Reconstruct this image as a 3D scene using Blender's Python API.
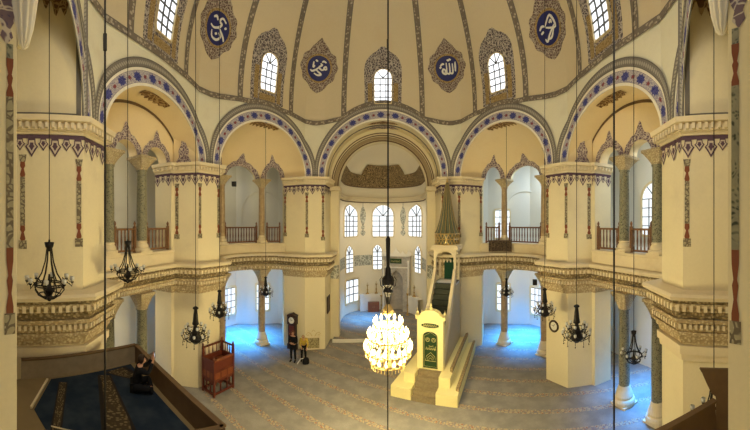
import bpy, bmesh, math, random
from mathutils import Vector, Matrix
for o in list(bpy.data.objects): bpy.data.objects.remove(o)
COL = bpy.context.scene.collection
SC = bpy.context.scene
PI = math.pi
R = math.radians
sin, cos, sqrt = math.sin, math.cos, math.sqrt

# ------------------------------------------------------------------ camera, world, light, exposure
cd = bpy.data.cameras.new('camera'); cam = bpy.data.objects.new('camera', cd); COL.objects.link(cam)
cam.location = (0, 0, 8.0); cam.rotation_euler = (PI/2, 0, 0)
cd.type = 'PANO'; cd.panorama_type = 'CENTRAL_CYLINDRICAL'
cd.central_cylindrical_range_u_min = -383/300; cd.central_cylindrical_range_u_max = 367/300
cd.central_cylindrical_range_v_min = -206/300; cd.central_cylindrical_range_v_max = 224/300
cd.central_cylindrical_radius = 1.0
cd.clip_start = .05; cd.clip_end = 200
SC.camera = cam

w = bpy.data.worlds.new('world'); SC.world = w; w.use_nodes = True
w.node_tree.nodes['Background'].inputs[0].default_value = (1.0, .90, .72, 1)
w.node_tree.nodes['Background'].inputs[1].default_value = .30
SC.view_settings.view_transform = 'Standard'; SC.view_settings.look = 'None'
SC.view_settings.gamma = 1; SC.view_settings.use_curve_mapping = False
SC.view_settings.exposure = 0.22
SC.cycles.max_bounces = 7; SC.cycles.diffuse_bounces = 5
SC.cycles.sample_clamp_indirect = 6
SC.cycles.use_denoising = True

def area(name, loc, target, sx, sy, power, col):
    l = bpy.data.lights.new(name, 'AREA'); l.shape = 'RECTANGLE'; l.size = sx; l.size_y = sy; l.energy = power; l.color = col
    o = bpy.data.objects.new(name, l); COL.objects.link(o); o.location = loc
    o.rotation_euler = (Vector(target)-Vector(loc)).to_track_quat('-Z', 'Y').to_euler()
    return o
def point(name, loc, power, col, rad=.3):
    l = bpy.data.lights.new(name, 'POINT'); l.energy = power; l.color = col; l.shadow_soft_size = rad
    o = bpy.data.objects.new(name, l); COL.objects.link(o); o.location = loc
    return o
def spot(name, loc, target, power, col, ang=60, blend=.6, rad=.2):
    l = bpy.data.lights.new(name, 'SPOT'); l.energy = power; l.color = col; l.shadow_soft_size = rad
    l.spot_size = R(ang); l.spot_blend = blend
    o = bpy.data.objects.new(name, l); COL.objects.link(o); o.location = loc
    o.rotation_euler = (Vector(target)-Vector(loc)).to_track_quat('-Z', 'Y').to_euler()
    return o
WARM = (1, .82, .41); DAY = (.02, .30, 1.0); SOFT = (1, .92, .78); PALE = (.80, .90, 1.0)
# added soft fill above the camera, out of view, brightening the nave
area('west_fill', (0, 2.3, 13.6), (0, 15, 8.0), 7.0, 2.0, 430, SOFT)
# the great chandelier's light
point('chandelier_light', (.15, 9.9, 4.3), 2300, WARM, .8)
for s in (-1, 1):
    # blue daylight pools on the aisle carpets, added aisle wall fill, gallery daylight
    l = area('aisle_floor_daylight', (s*9.9, 19.6, 4.6), (s*9.5, 18.9, 0), 2.4, 2.4, 600, DAY); l.data.spread = R(72)
    l = area('side_aisle_floor_daylight', (s*11.6, 9.0, 4.6), (s*10.9, 8.8, 0), 2.0, 4.0, 340 if s > 0 else 60, DAY); l.data.spread = R(72)
    area('aisle_wall_fill', (s*9.3, 19.0, 4.8), (s*10.8, 22.2, 2.2), 2.0, 1.4, 60, (1, .88, .70))  # warm fill added against the blue cast on the aisle walls
    area('side_aisle_fill', (s*12.6, 9.4, 3.9), (s*10.4, 8.6, 2), 4.0, 1.6, 75 if s > 0 else 95, (1, .86, .62))  # added warm fill, offsetting the side aisle's blue
    area('gallery_daylight', (s*11.0, 18.0, 12.4), (s*10, 19.4, 7), 2.0, 2.0, 170 if s > 0 else 32, (.66, .83, 1) if s > 0 else (.9, .9, .8))
    area('side_gallery_daylight', (s*11.4, 7.6, 12.4), (s*11.8, 9, 7), 2.0, 2.0, 130 if s > 0 else 50, (.75, .87, 1) if s > 0 else (1, .93, .8))
area('apse_daylight', (0, 24.0, 10.0), (0, 24.8, 0), 3.2, 3.0, 120, (1, .90, .72))
l = area('apse_floor_daylight', (-1.2, 24.6, 3.2), (-1.6, 24.8, 0), 2.6, 2.6, 110, (.05, .36, 1)); l.data.spread = R(80)

# ------------------------------------------------------------------ node helpers / materials
class NT:
    def __init__(s, m): s.t = m.node_tree; s.b = s.t.nodes['Principled BSDF']
    def n(s, ty, **kw):
        nd = s.t.nodes.new(ty)
        for k, v in kw.items():
            if k.startswith('i_'):
                key = k[2:]; key = int(key) if key.isdigit() else key
                s.set(nd.inputs[key], v)
            else: setattr(nd, k, v)
        return nd
    def set(s, inp, v):
        if isinstance(v, bpy.types.NodeSocket): s.t.links.new(v, inp)
        else: inp.default_value = v
    def math(s, op, a, b=0.0, c=0.0):
        nd = s.t.nodes.new('ShaderNodeMath'); nd.operation = op
        s.set(nd.inputs[0], a); s.set(nd.inputs[1], b); s.set(nd.inputs[2], c)
        return nd.outputs[0]
    def mix(s, f, a, b):
        nd = s.t.nodes.new('ShaderNodeMix'); nd.data_type = 'RGBA'
        s.set(nd.inputs[0], f)
        for i, v in ((6, a), (7, b)):
            if not isinstance(v, bpy.types.NodeSocket): v = (v[0], v[1], v[2], 1)
            s.set(nd.inputs[i], v)
        return nd.outputs[2]
    def coord(s, kind='Object', scale=(1, 1, 1)):
        tc = s.n('ShaderNodeTexCoord'); mp = s.n('ShaderNodeMapping')
        s.t.links.new(tc.outputs[kind], mp.inputs[0]); mp.inputs['Scale'].default_value = scale
        return mp.outputs[0]
    def noise(s, vec, scale, detail=3.0, rough=.5):
        nd = s.n('ShaderNodeTexNoise', i_Vector=vec, i_Scale=scale, i_Detail=detail, i_Roughness=rough); return nd.outputs[0]
    def vor(s, vec, scale, feature='F1'):
        nd = s.n('ShaderNodeTexVoronoi', feature=feature); s.set(nd.inputs['Vector'], vec); nd.inputs['Scale'].default_value = scale
        return nd.outputs['Distance']
    def ramp(s, f, lo, hi):
        nd = s.n('ShaderNodeMapRange', interpolation_type='SMOOTHSTEP'); s.set(nd.inputs[0], f)
        nd.inputs[1].default_value = lo; nd.inputs[2].default_value = hi; return nd.outputs[0]
    def bump(s, h, strength=.3, dist=.02):
        nd = s.n('ShaderNodeBump', i_Strength=strength, i_Distance=dist); s.t.links.new(h, nd.inputs['Height'])
        s.t.links.new(nd.outputs[0], s.b.inputs['Normal'])
    def col(s, c, rough=.8, spec=.3, metal=0.0):
        if not isinstance(c, bpy.types.NodeSocket): c = (c[0], c[1], c[2], 1)
        s.set(s.b.inputs['Base Color'], c); s.set(s.b.inputs['Roughness'], rough)
        s.b.inputs['Specular IOR Level'].default_value = spec; s.b.inputs['Metallic'].default_value = metal
    def warp(s, vec, scale, amt):
        nd = s.n('ShaderNodeTexNoise', i_Vector=vec, i_Scale=scale, i_Detail=2.0)
        sub = s.n('ShaderNodeVectorMath', operation='SUBTRACT'); s.t.links.new(nd.outputs[1], sub.inputs[0]); sub.inputs[1].default_value = (.5, .5, .5)
        sc = s.n('ShaderNodeVectorMath', operation='SCALE'); s.t.links.new(sub.outputs[0], sc.inputs[0]); sc.inputs['Scale'].default_value = amt
        ad = s.n('ShaderNodeVectorMath', operation='ADD'); s.set(ad.inputs[0], vec); s.t.links.new(sc.outputs[0], ad.inputs[1])
        return ad.outputs[0]
    def uvxy(s):
        tc = s.n('ShaderNodeTexCoord'); sp = s.n('ShaderNodeSeparateXYZ'); s.t.links.new(tc.outputs['UV'], sp.inputs[0])
        return tc.outputs['UV'], sp.outputs[0], sp.outputs[1]

M = {}
def newmat(name):
    m = bpy.data.materials.new(name); m.use_nodes = True; M[name] = m
    return NT(m)
def plain(name, c, rough=.6, spec=.3, metal=0.0, var=.12, scale=9.0):
    t = newmat(name); v = t.coord()
    f = t.noise(v, scale)
    t.col(t.mix(f, [x*(1-var) for x in c], [min(1, x*(1+var)) for x in c]), rough, spec, metal)
    return t
def plaster(name, c, stain=(.5, .42, .3), amt=.35):
    t = newmat(name); v = t.coord()
    a = t.noise(v, .55, 4, .6); b = t.noise(v, 14, 3)
    base = t.mix(b, [x*.95 for x in c], [x*1.04 for x in c])
    f = t.math('MULTIPLY', t.ramp(a, .5, .8), amt)
    t.col(t.mix(f, base, stain), .92, .08); t.bump(b, .12, .01)
plaster('cream_plaster', (.735, .65, .43))
plaster('drum_plaster', (.73, .70, .54))
plaster('dome_plaster', (.64, .555, .385), (.6, .47, .28), .4)
plaster('conch_plaster', (.80, .66, .40), (.7, .52, .27), .4)
plaster('pale_plaster', (.70, .69, .63), (.6, .6, .56), .3)
plaster('apse_plaster', (.82, .75, .58), (.7, .62, .46), .3)
plaster('white_marble', (.80, .76, .66), (.6, .55, .45), .5)
plaster('lit_gate_marble', (.84, .74, .36), (.72, .6, .26), .3)  # pale marble with the chandelier's yellow light put into the colour
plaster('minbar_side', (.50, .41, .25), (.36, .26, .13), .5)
plaster('tan_floor', (.25, .185, .095), (.16, .115, .06), .6)  # base colour darkened to carry the platform's dim light

def arabesque(name, ground, line, line2, scale=5.0, width=.085):
    t = newmat(name); v = t.warp(t.coord(), 2.6, .35)
    e = t.vor(v, scale, 'DISTANCE_TO_EDGE'); f = t.math('SUBTRACT', 1.0, t.ramp(e, width*.5, width))
    d = t.vor(v, scale*2.3); g = t.math('SUBTRACT', 1.0, t.ramp(d, .16, .30))
    c = t.mix(t.math('MULTIPLY', g, .8), ground, line2)
    t.col(t.mix(f, c, line), .75, .25)
    return t
arabesque('damask', (.105, .088, .10), (.46, .42, .38), (.22, .165, .15), 7.5, .13)
arabesque('damask_medallion', (.14, .095, .085), (.42, .37, .31), (.22, .13, .115), 8.5, .12)
arabesque('damask_lilac', (.17, .12, .15), (.55, .48, .41), (.09, .07, .14), 8, .12)
arabesque('damask_brown', (.15, .075, .03), (.42, .29, .13), (.26, .16, .07), 5.0, .11)
arabesque('dado_pattern', (.30, .30, .25), (.62, .62, .52), (.20, .21, .18), 4.0, .10)
arabesque('gold_script', (.022, .012, .007), (.40, .29, .14), (.10, .06, .03), 9.5, .15)
arabesque('gilt_border', (.27, .185, .075), (.40, .30, .15), (.17, .115, .05), 9, .12)
arabesque('carved_panel', (.035, .022, .015), (.13, .09, .05), (.09, .055, .03), 7.0, .1)
arabesque('painted_shaft', (.36, .32, .20), (.15, .12, .08), (.52, .46, .30), 9.0, .16)
arabesque('niche_grille', (.40, .34, .17), (.22, .17, .08), (.5, .42, .22), 6, .12)

def stone_carved(name, c, dark, scale=7.0, amt=.6):
    t = newmat(name); v = t.warp(t.coord(), 9, .05)
    e = t.vor(v, scale*2.2); nz = t.noise(t.coord(), 1.1, 4, .6); fine = t.noise(t.coord('Object', (14, 14, 40)), 2.2, 3)
    f = t.math('MULTIPLY', t.ramp(e, .22, .60), amt)  # shade in the carved hollows is put into the colour
    f = t.math('MAXIMUM', f, t.math('MULTIPLY', t.ramp(nz, .55, .8), .45))
    t.col(t.mix(f, t.mix(t.ramp(fine, .3, .7), [x*.78 for x in c], c), dark), .85, .15)
    t.bump(t.math('SUBTRACT', 1.0, e), .8, .03)
stone_carved('carved_cornice', (.68, .57, .36), (.30, .21, .10), 5, .65)
stone_carved('carved_frieze', (.46, .36, .20), (.11, .078, .04), 4.5, .75)  # dark patterned frieze, colour darkened further for deeper cornice shadows
stone_carved('carved_capital', (.68, .57, .36), (.30, .22, .11), 8, .6)
plaster('cornice_stone', (.72, .62, .42), (.42, .32, .17), .55)

def marble(name, a, b, c, scale=3.0):
    t = newmat(name); v = t.warp(t.coord(), 2.0, .5)
    f = t.ramp(t.noise(v, scale, 6, .7), .35, .65); g = t.ramp(t.vor(v, scale*2.4), .2, .5)
    t.col(t.mix(t.math('MULTIPLY', g, .5), t.mix(f, a, b), c), .45, .4)
marble('green_marble', (.022, .028, .018), (.12, .125, .075), (.40, .37, .25), 7)
marble('red_marble', (.20, .105, .055), (.42, .29, .16), (.56, .44, .28))
marble('tan_marble', (.30, .205, .11), (.52, .39, .22), (.40, .28, .15))
marble('grey_marble', (.34, .30, .24), (.58, .52, .42), (.46, .42, .36))

plain('mahogany', (.125, .024, .010), .4, .4, var=.35, scale=14)
plain('mahogany_panel', (.22, .060, .018), .4, .4, var=.3, scale=14)
plain('oak_rail', (.20, .100, .045), .5, .3, var=.25, scale=14)
plain('dark_rail', (.15, .065, .03), .5, .3, var=.25, scale=14)
plain('brown_board', (.14, .085, .042), .6, .3, var=.25, scale=5)
plain('grey_board', (.30, .24, .16), .6, .3, var=.25, scale=5)
plain('lambrequin_dark', (.10, .06, .085), .75, .2)
plain('lambrequin_light', (.55, .47, .36), .75, .2)
plain('dark_walnut', (.035, .014, .008), .45, .4, var=.3, scale=12)
plain('wrought_iron', (.012, .010, .009), .5, .4, .4)
plain('cable_black', (.014, .012, .011), .6, .3)
plain('glass_cup', (.62, .62, .58), .2, .6)
plain('crystal', (.80, .62, .25), .25, .7)  # yellow base colour carries the bulbs' glow on the drops
plain('gilt', (.52, .36, .13), .35, .5, .5)
plain('brass', (.45, .30, .10), .35, .5, .8)
plain('green_lead', (.115, .125, .075), .5, .4, var=.2)
plain('green_door', (.016, .05, .014), .45, .4, var=.15)
plain('green_curtain', (.008, .045, .022), .8, .2)
plain('gold_letters', (.62, .52, .20), .5, .4)
plain('stair_carpet', (.055, .060, .045), .95, .1, var=.3)
plain('step_carpet', (.27, .215, .125), .95, .1, var=.3)
plain('brown_line', (.16, .105, .06), .7, .2)
plain('olive_paint', (.36, .28, .16), .75, .2)
plain('grey_line', (.15, .135, .115), .7, .2)
plain('cobalt', (.012, .018, .13), .5, .4, var=.3)
plain('white_paint', (.72, .72, .70), .6, .3)
plain('white_band', (.78, .74, .62), .7, .3)
plain('oxide_red', (.20, .065, .032), .7, .2, var=.2)
plain('lead_came', (.10, .10, .10), .5, .3)
plain('skin', (.50, .27, .17), .55, .3)
plain('black_cloth', (.012, .012, .014), .9, .1)
plain('dark_hair', (.03, .015, .008), .6, .3)
plain('brown_hair', (.16, .06, .02), .6, .3)
plain('yellow_jacket', (.48, .33, .055), .8, .2)
plain('beige_trim', (.70, .60, .38), .6, .3)
plain('dial_white', (.75, .74, .66), .4, .4)
plain('white_strap', (.66, .66, .64), .6, .3)
plain('fair_hair', (.42, .30, .15), .6, .3)
plain('speaker_black', (.02, .02, .02), .6, .3)
plain('picture_art', (.10, .07, .05), .5, .4, var=.6, scale=20)

def glow(name, c, s):
    t = newmat(name); t.col((.25, .25, .25)); t.b.inputs['Emission Color'].default_value = (*c, 1); t.b.inputs['Emission Strength'].default_value = s
glow('daylit_pane', (.88, .95, 1.0), 1.0)
glow('daylit_dome_pane', (.93, .96, 1.0), 1.35)
glow('lit_bulb', (1, .76, .32), 8)
glow('phone_screen', (.7, .8, 1), .8)

# painted arch band: white ground, blue and red flowers, grey scrollwork
def blue_band():
    t = newmat('blue_flower_band'); uv, u, v = t.uvxy()
    P = .92
    def flower(off, per, rad, sq=.8):
        x = t.math('SUBTRACT', t.math('FRACT', t.math('DIVIDE', t.math('ADD', u, off), per)), .5)
        x = t.math('MULTIPLY', x, per); y = t.math('MULTIPLY', t.math('SUBTRACT', v, .5), .5)
        d = t.math('SQRT', t.math('ADD', t.math('MULTIPLY', t.math('MULTIPLY', x, x), sq), t.math('MULTIPLY', y, y)))
        an = t.math('ARCTAN2', y, x); d = t.math('DIVIDE', d, t.math('ADD', 1.0, t.math('MULTIPLY', t.math('COSINE', t.math('MULTIPLY', an, 8.0)), .13)))
        d = t.math('ADD', d, t.math('MULTIPLY', t.math('SUBTRACT', t.noise(uv, 19, 2), .5), .20))
        return t.math('SUBTRACT', 1.0, t.ramp(d, rad*.85, rad)), d
    w = t.warp(uv, 6, .12)
    e = t.vor(w, 13.0, 'DISTANCE_TO_EDGE'); fil = t.math('SUBTRACT', 1.0, t.ramp(e, .07, .16))
    c = t.mix(t.math('MULTIPLY', fil, .75), (.58, .54, .50), (.16, .14, .25))
    f1, d1 = flower(0, P, .20); f2, d2 = flower(P/2, P, .085); f3, d3 = flower(P*.26, P/2, .085)
    c = t.mix(f3, c, (.03, .04, .22))
    c = t.mix(f1, c, t.mix(t.math('MULTIPLY', fil, .6), (.012, .016, .15), (.14, .15, .38)))
    c = t.mix(f2, c, (.22, .05, .06))
    ed = t.math('ABSOLUTE', t.math('SUBTRACT', v, .5)); c = t.mix(t.ramp(ed, .455, .48), c, (.20, .17, .20))
    t.col(c, .7, .3)
blue_band()
def bead_band(name, ground, bead, edge, per=.20):
    t = newmat(name); uv, u, v = t.uvxy()
    x = t.math('SUBTRACT', t.math('FRACT', t.math('DIVIDE', t.math('ADD', u, t.math('MULTIPLY', v, .11)), per)), .5)
    y = t.math('SUBTRACT', v, .5)
    d = t.math('SQRT', t.math('ADD', t.math('MULTIPLY', t.math('MULTIPLY', x, x), .8), t.math('MULTIPLY', t.math('MULTIPLY', y, y), 2.6)))
    f = t.math('MULTIPLY', t.math('SUBTRACT', 1.0, t.ramp(d, .24, .44)), .8)
    c = t.mix(t.noise(uv, 9, 3), [q*.8 for q in ground], [q*1.2 for q in ground])
    c = t.mix(f, c, bead)
    ed = t.math('ABSOLUTE', y); c = t.mix(t.ramp(ed, .40, .44), c, edge)
    t.col(c, .75, .25)
bead_band('bead_band', (.185, .168, .145), (.40, .37, .31), (.125, .112, .098), .12)
def scroll_band(name, ground, light, edge, su=7.5, sv=2.2):
    t = newmat(name); uv, u, v = t.uvxy()
    cm = t.n('ShaderNodeCombineXYZ'); t.set(cm.inputs[0], t.math('MULTIPLY', u, su)); t.set(cm.inputs[1], t.math('MULTIPLY', v, sv))
    d = t.vor(cm.outputs[0], 1.0); f = t.math('SUBTRACT', 1.0, t.ramp(d, .28, .5))
    c = t.mix(t.math('MULTIPLY', f, .85), ground, light)
    ed = t.math('ABSOLUTE', t.math('SUBTRACT', v, .5)); c = t.mix(t.ramp(ed, .33, .37), c, edge)
    t.col(c, .75, .2)
scroll_band('rib_band', (.185, .155, .125), (.48, .42, .33), (.165, .145, .125))
scroll_band('carpet_strip', (.05, .035, .018), (.20, .155, .08), (.018, .014, .012), 15, 7)
bead_band('lambrequin_band', (.13, .09, .12), (.55, .49, .42), (.10, .05, .06), .34)
bead_band('carpet_border', (.11, .07, .03), (.36, .27, .13), (.03, .02, .015), .30)

# carpet of the nave: slate blue with gold and red prayer row bands
def carpet():
    t = newmat('prayer_carpet'); v = t.coord()
    sp = t.n('ShaderNodeSeparateXYZ'); t.t.links.new(v, sp.inputs[0])
    a = R(29)
    wv = t.math('ADD', t.math('MULTIPLY', sp.outputs[0], sin(a)), t.math('MULTIPLY', sp.outputs[1], cos(a)))
    f = t.math('FRACT', t.math('DIVIDE', t.math('ADD', wv, 8.0-.62), 1.25))
    band = t.math('MULTIPLY', t.ramp(f, .0, .025), t.math('SUBTRACT', 1.0, t.ramp(f, .23, .255)))
    n1 = t.noise(v, 1.3, 4, .6); n2 = t.noise(v, 22, 3)
    base = t.mix(t.ramp(n1, .35, .7), (.215, .20, .178), (.32, .298, .255))
    base = t.mix(t.ramp(n2, .3, .8), base, (.25, .232, .195))
    w2 = t.warp(v, 3, .15); e = t.vor(w2, 6.5, 'DISTANCE_TO_EDGE'); g = t.vor(w2, 9)
    pat = t.mix(t.ramp(g, .2, .5), (.33, .135, .07), (.43, .34, .21))
    pat = t.mix(t.math('SUBTRACT', 1.0, t.ramp(e, .05, .12)), pat, (.22, .20, .19))
    t.col(t.mix(t.math('MULTIPLY', band, .85), base, pat), .95, .1); t.bump(n2, .2, .01)
carpet()
t = newmat('navy_carpet'); v = t.coord(); n1 = t.noise(v, 2.2, 4)
t.col(t.mix(t.ramp(n1, .35, .7), (.014, .024, .042), (.030, .043, .060)), .95, .1)

# ------------------------------------------------------------------ mesh helpers
class MB:
    def __init__(s): s.v = []; s.f = []; s.uv = []
    def add(s, vs, fs, uvs=None):
        o = len(s.v); s.v += [tuple(p) for p in vs]; s.f += [tuple(i+o for i in f) for f in fs]
        s.uv += list(uvs) if uvs else [(0, 0)]*len(vs)
        return s
    def grid(s, rows, uv=None, closed=False):
        n = len(rows[0]); vs = [p for r in rows for p in r]
        fs = []
        for i in range(len(rows)-1):
            for j in range(n if closed else n-1):
                k = (j+1) % n
                fs.append((i*n+j, i*n+k, (i+1)*n+k, (i+1)*n+j))
        return s.add(vs, fs, [q for r in uv for q in r] if uv else None)
    def box(s, c, d, rz=0.0, M4=None):
        vs = []
        for x in (-.5, .5):
            for y in (-.5, .5):
                for z in (-.5, .5):
                    px, py = x*d[0], y*d[1]
                    vs.append((c[0]+px*cos(rz)-py*sin(rz), c[1]+px*sin(rz)+py*cos(rz), c[2]+z*d[2]))
        return s.add(vs, [(0, 1, 3, 2), (4, 6, 7, 5), (0, 4, 5, 1), (2, 3, 7, 6), (0, 2, 6, 4), (1, 5, 7, 3)])
    def prism(s, poly, z0, z1):
        n = len(poly); vs = [(p[0], p[1], z0) for p in poly]+[(p[0], p[1], z1) for p in poly]
        return s.add(vs, [tuple(range(n)), tuple(range(2*n-1, n-1, -1))]+[(i, (i+1) % n, n+(i+1) % n, n+i) for i in range(n)])
    def prism_yz(s, poly, x0, x1):           # polygon in (y, z) extruded along x
        n = len(poly); vs = [(x0, p[0], p[1]) for p in poly]+[(x1, p[0], p[1]) for p in poly]
        return s.add(vs, [tuple(range(n)), tuple(range(2*n-1, n-1, -1))]+[(i, (i+1) % n, n+(i+1) % n, n+i) for i in range(n)])
    def prism_xz(s, poly, y0, y1):
        n = len(poly); vs = [(p[0], y0, p[1]) for p in poly]+[(p[0], y1, p[1]) for p in poly]
        return s.add(vs, [tuple(range(n)), tuple(range(2*n-1, n-1, -1))]+[(i, (i+1) % n, n+(i+1) % n, n+i) for i in range(n)])
    def lathe(s, prof, c=(0, 0, 0), seg=20, sx=1, sy=1):
        rows = [[(c[0]+r*cos(2*PI*k/seg)*sx, c[1]+r*sin(2*PI*k/seg)*sy, c[2]+z) for k in range(seg)] for r, z in prof]
        return s.grid(rows, closed=True)
    def tube(s, pts, r, seg=6):
        pts = [Vector(p) for p in pts]; rows = []
        for i, p in enumerate(pts):
            t = (pts[min(i+1, len(pts)-1)]-pts[max(i-1, 0)]).normalized()
            a = Vector((0, 0, 1)) if abs(t.z) < .9 else Vector((1, 0, 0))
            x = t.cross(a).normalized(); y = t.cross(x)
            rr = r[i] if isinstance(r, (list, tuple)) else r
            rows.append([p+(x*cos(2*PI*k/seg)+y*sin(2*PI*k/seg))*rr for k in range(seg)])
        o = len(s.v); s.grid(rows, closed=True); n = len(pts)
        s.f.append(tuple(o+k for k in range(seg))); s.f.append(tuple(o+(n-1)*seg+k for k in range(seg-1, -1, -1)))
        return s
    def beam(s, a, b, w, h):
        a, b = Vector(a), Vector(b); t = (b-a).normalized(); up = Vector((0, 0, 1)) if abs(t.z) < .95 else Vector((0, 1, 0))
        x = t.cross(up).normalized(); y = x.cross(t)
        vs = [p+x*i*w/2+y*j*h/2 for p in (a, b) for i, j in ((-1, -1), (1, -1), (1, 1), (-1, 1))]
        return s.add(vs, [(3, 2, 1, 0), (4, 5, 6, 7), (0, 1, 5, 4), (1, 2, 6, 5), (2, 3, 7, 6), (3, 0, 4, 7)])
    def ball(s, c, r, seg=10, rings=6, sc=(1, 1, 1)):
        rows = [[(c[0]+r*sc[0]*sin(PI*i/rings)*cos(2*PI*k/seg), c[1]+r*sc[1]*sin(PI*i/rings)*sin(2*PI*k/seg), c[2]+r*sc[2]*cos(PI*i/rings)) for k in range(seg)] for i in range(rings+1)]
        return s.grid(rows, closed=True)
    def mesh(s, name, mat, smooth=False):
        me = bpy.data.meshes.new(name); me.from_pydata(s.v, [], s.f)
        ul = me.uv_layers.new(name='UVMap')
        for l in me.loops: ul.data[l.index].uv = s.uv[l.vertex_index]
        me.materials.append(M[mat])
        bm = bmesh.new(); bm.from_mesh(me)
        bmesh.ops.remove_doubles(bm, verts=[v for v in bm.verts], dist=1e-5) if smooth else None
        bmesh.ops.recalc_face_normals(bm, faces=bm.faces); bm.to_mesh(me); bm.free()
        if smooth:
            for p in me.polygons: p.use_smooth = True
        me.validate()
        return me
    def build(s, name, mat, parent=None, smooth=False):
        o = bpy.data.objects.new(name, s.mesh(name, mat, smooth)); COL.objects.link(o)
        if parent: o.parent = parent
        return o
def tag(o, label=None, cat=None, group=None, kind=None):
    for k, v in (('label', label), ('category', cat), ('group', group), ('kind', kind)):
        if v: o[k] = v
    return o
def thing(name, label, cat, loc=(0, 0, 0), rz=0.0, group=None):
    o = bpy.data.objects.new(name, None); COL.objects.link(o); o.location = loc; o.rotation_euler = (0, 0, rz)
    return tag(o, label, cat, group)
def struct(o): o['kind'] = 'structure'; return o
def copy_tree(o, parent=None):
    c = o.copy(); COL.objects.link(c)
    if parent: c.parent = parent
    for ch in list(o.children): copy_tree(ch, c)
    return c
# ------------------------------------------------------------------ plan of the church (metres; x right, y towards the apse)
E0 = (3.69, 18.84); A_R = (4.9, 18.4); A_N = (6.42, 18.72)
C_E = (8.03, 13.26); C_R = (8.45, 11.94); C_N = (9.58, 11.46)
D_N = (7.83, 5.84); D_R = (7.24, 4.65); D_B = (8.3, 1.9)
W_R = {1: (4.3, 1.9), -1: (4.6, 1.68)}; W_0 = {1: (3.0, 1.34), -1: (3.35, 1.22)}
CEN = Vector((0, 9.0))
ZS = 10.97                                   # springing of the great arches
EX_C = Vector(((C_E[0]+A_R[0])/2, (C_E[1]+A_R[1])/2)); EX_R = (Vector(C_E)-Vector(A_R)).length/2
EX_T = (Vector(A_R)-Vector(C_E)).normalized(); EX_N = Vector((-EX_T.y*-1, EX_T.x*-1)); EX_N = Vector((EX_T.y, -EX_T.x))
def exa(al, r=None):                         # point on the exedra's half circle (al = 0 at pier A, 180 at pier C)
    r = EX_R if r is None else r
    return EX_C+EX_T*(r*cos(R(al)))+EX_N*(r*sin(R(al)))
def mx(p, s): return (s*p[0], p[1])

# ---- floor
f = MB(); f.grid([[(x, y, 0) for x in (-14, 14)] for y in (-4, 29)])
struct(f.build('floor', 'prayer_carpet'))
f = MB(); pts = [(-3.4, 20.0), (-3.4, 24.6)]+[(3.4*sin(R(a)), 24.6+3.4*cos(R(a))) for a in range(-80, 81, 10)]+[(3.4, 24.6), (3.4, 20.9), (1.2, 20.7)]
f.prism(pts, .0, .16); struct(f.build('floor_apse', 'prayer_carpet'))
f = MB(); f.beam((-3.4, 19.98, .1), (1.2, 20.68, .1), .12, .2); struct(f.build('trim_1', 'white_marble'))

# ---- piers
for s, side in ((-1, 'left'), (1, 'right')):
    q = MB(); q.prism([mx(p, s) for p in (E0, A_R, A_N, (7.1, 20.4), (7.1, 22.95), (3.42, 22.95), (3.42, 21.2), (3.05, 21.2), (3.05, 20.6), (3.64, 20.6))], 0, ZS)
    struct(q.build('wall_%s_apse_pier' % side, 'cream_plaster'))
    q = MB(); q.prism([mx(p, s) for p in (C_E, C_R, C_N, (9.62, 11.28), (10.62, 11.2), (10.62, 14.0), (9.25, 14.46))], 0, ZS)
    struct(q.build('wall_%s_middle_pier' % side, 'cream_plaster'))
    q = MB(); q.prism([mx(p, s) for p in (D_N, D_R, D_B, (9.7, 1.9), (9.7, 5.6))], 0, ZS)
    q.prism([mx(p, s) for p in (D_R, D_B, (9.7, 1.9), (7.8, 4.9))], ZS, 14.72)
    struct(q.build('wall_%s_near_pier' % side, 'cream_plaster'))
    w0, wr = W_0[s], W_R[s]
    q = MB(); q.prism([mx(p, s) for p in (w0, wr, (7.2, -.4), (7.2, -3.0), (w0[0], -3.0))], 0, 14.72)
    struct(q.build('wall_%s_gallery_jamb' % side, 'cream_plaster'))

# ---- the loop of arches and pier faces carrying the dome
half = [('arch', E0, None, 3.55)]
def loop():
    L = []
    def P(p, s): return Vector((s*p[0], p[1]))
    L.append(['arch', P(E0, -1), P(E0, 1), 3.55])
    L.append(['pier', P(E0, 1), P(A_R, 1), 0]); L.append(['arch', P(A_R, 1), P(C_E, 1), 2.82]); L.append(['pier', P(C_E, 1), P(C_R, 1), 0])
    L.append(['arch', P(C_R, 1), P(D_N, 1), 2.35]); L.append(['pier', P(D_N, 1), P(D_R, 1), 0]); L.append(['arch', P(D_R, 1), P(W_R[1], 1), 2.5])
    L.append(['pier', P(W_R[1], 1), P(W_0[1], 1), 0]); L.append(['arch', P(W_0[1], 1), P(W_0[-1], -1), 2.6])
    L.append(['pier', P(W_0[-1], -1), P(W_R[-1], -1), 0]); L.append(['arch', P(W_R[-1], -1), P(D_R, -1), 2.5]); L.append(['pier', P(D_R, -1), P(D_N, -1), 0])
    L.append(['arch', P(D_N, -1), P(C_R, -1), 2.35]); L.append(['pier', P(C_R, -1), P(C_E, -1), 0]); L.append(['arch', P(C_E, -1), P(A_R, -1), 2.82])
    L.append(['pier', P(A_R, -1), P(E0, -1), 0])
    u = 0
    for g in L:
        ln = (g[2]-g[1]).length; g += [u, ln]; u += ln
    return L, u
LOOP, ULEN = loop()
def perim(u):
    u = u % ULEN
    for g in LOOP:
        if u <= g[4]+g[5]+1e-9: return g[1]+(g[2]-g[1])*((u-g[4])/g[5])
    return LOOP[0][1]
def z_in(u):
    u = u % ULEN
    for g in LOOP:
        if g[4] <= u <= g[4]+g[5] and g[0] == 'arch':
            a = g[5]/2; x = (u-g[4]-a)/a; return ZS+g[3]*sqrt(max(0, 1-x*x))
    return ZS
WF = .72
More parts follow.
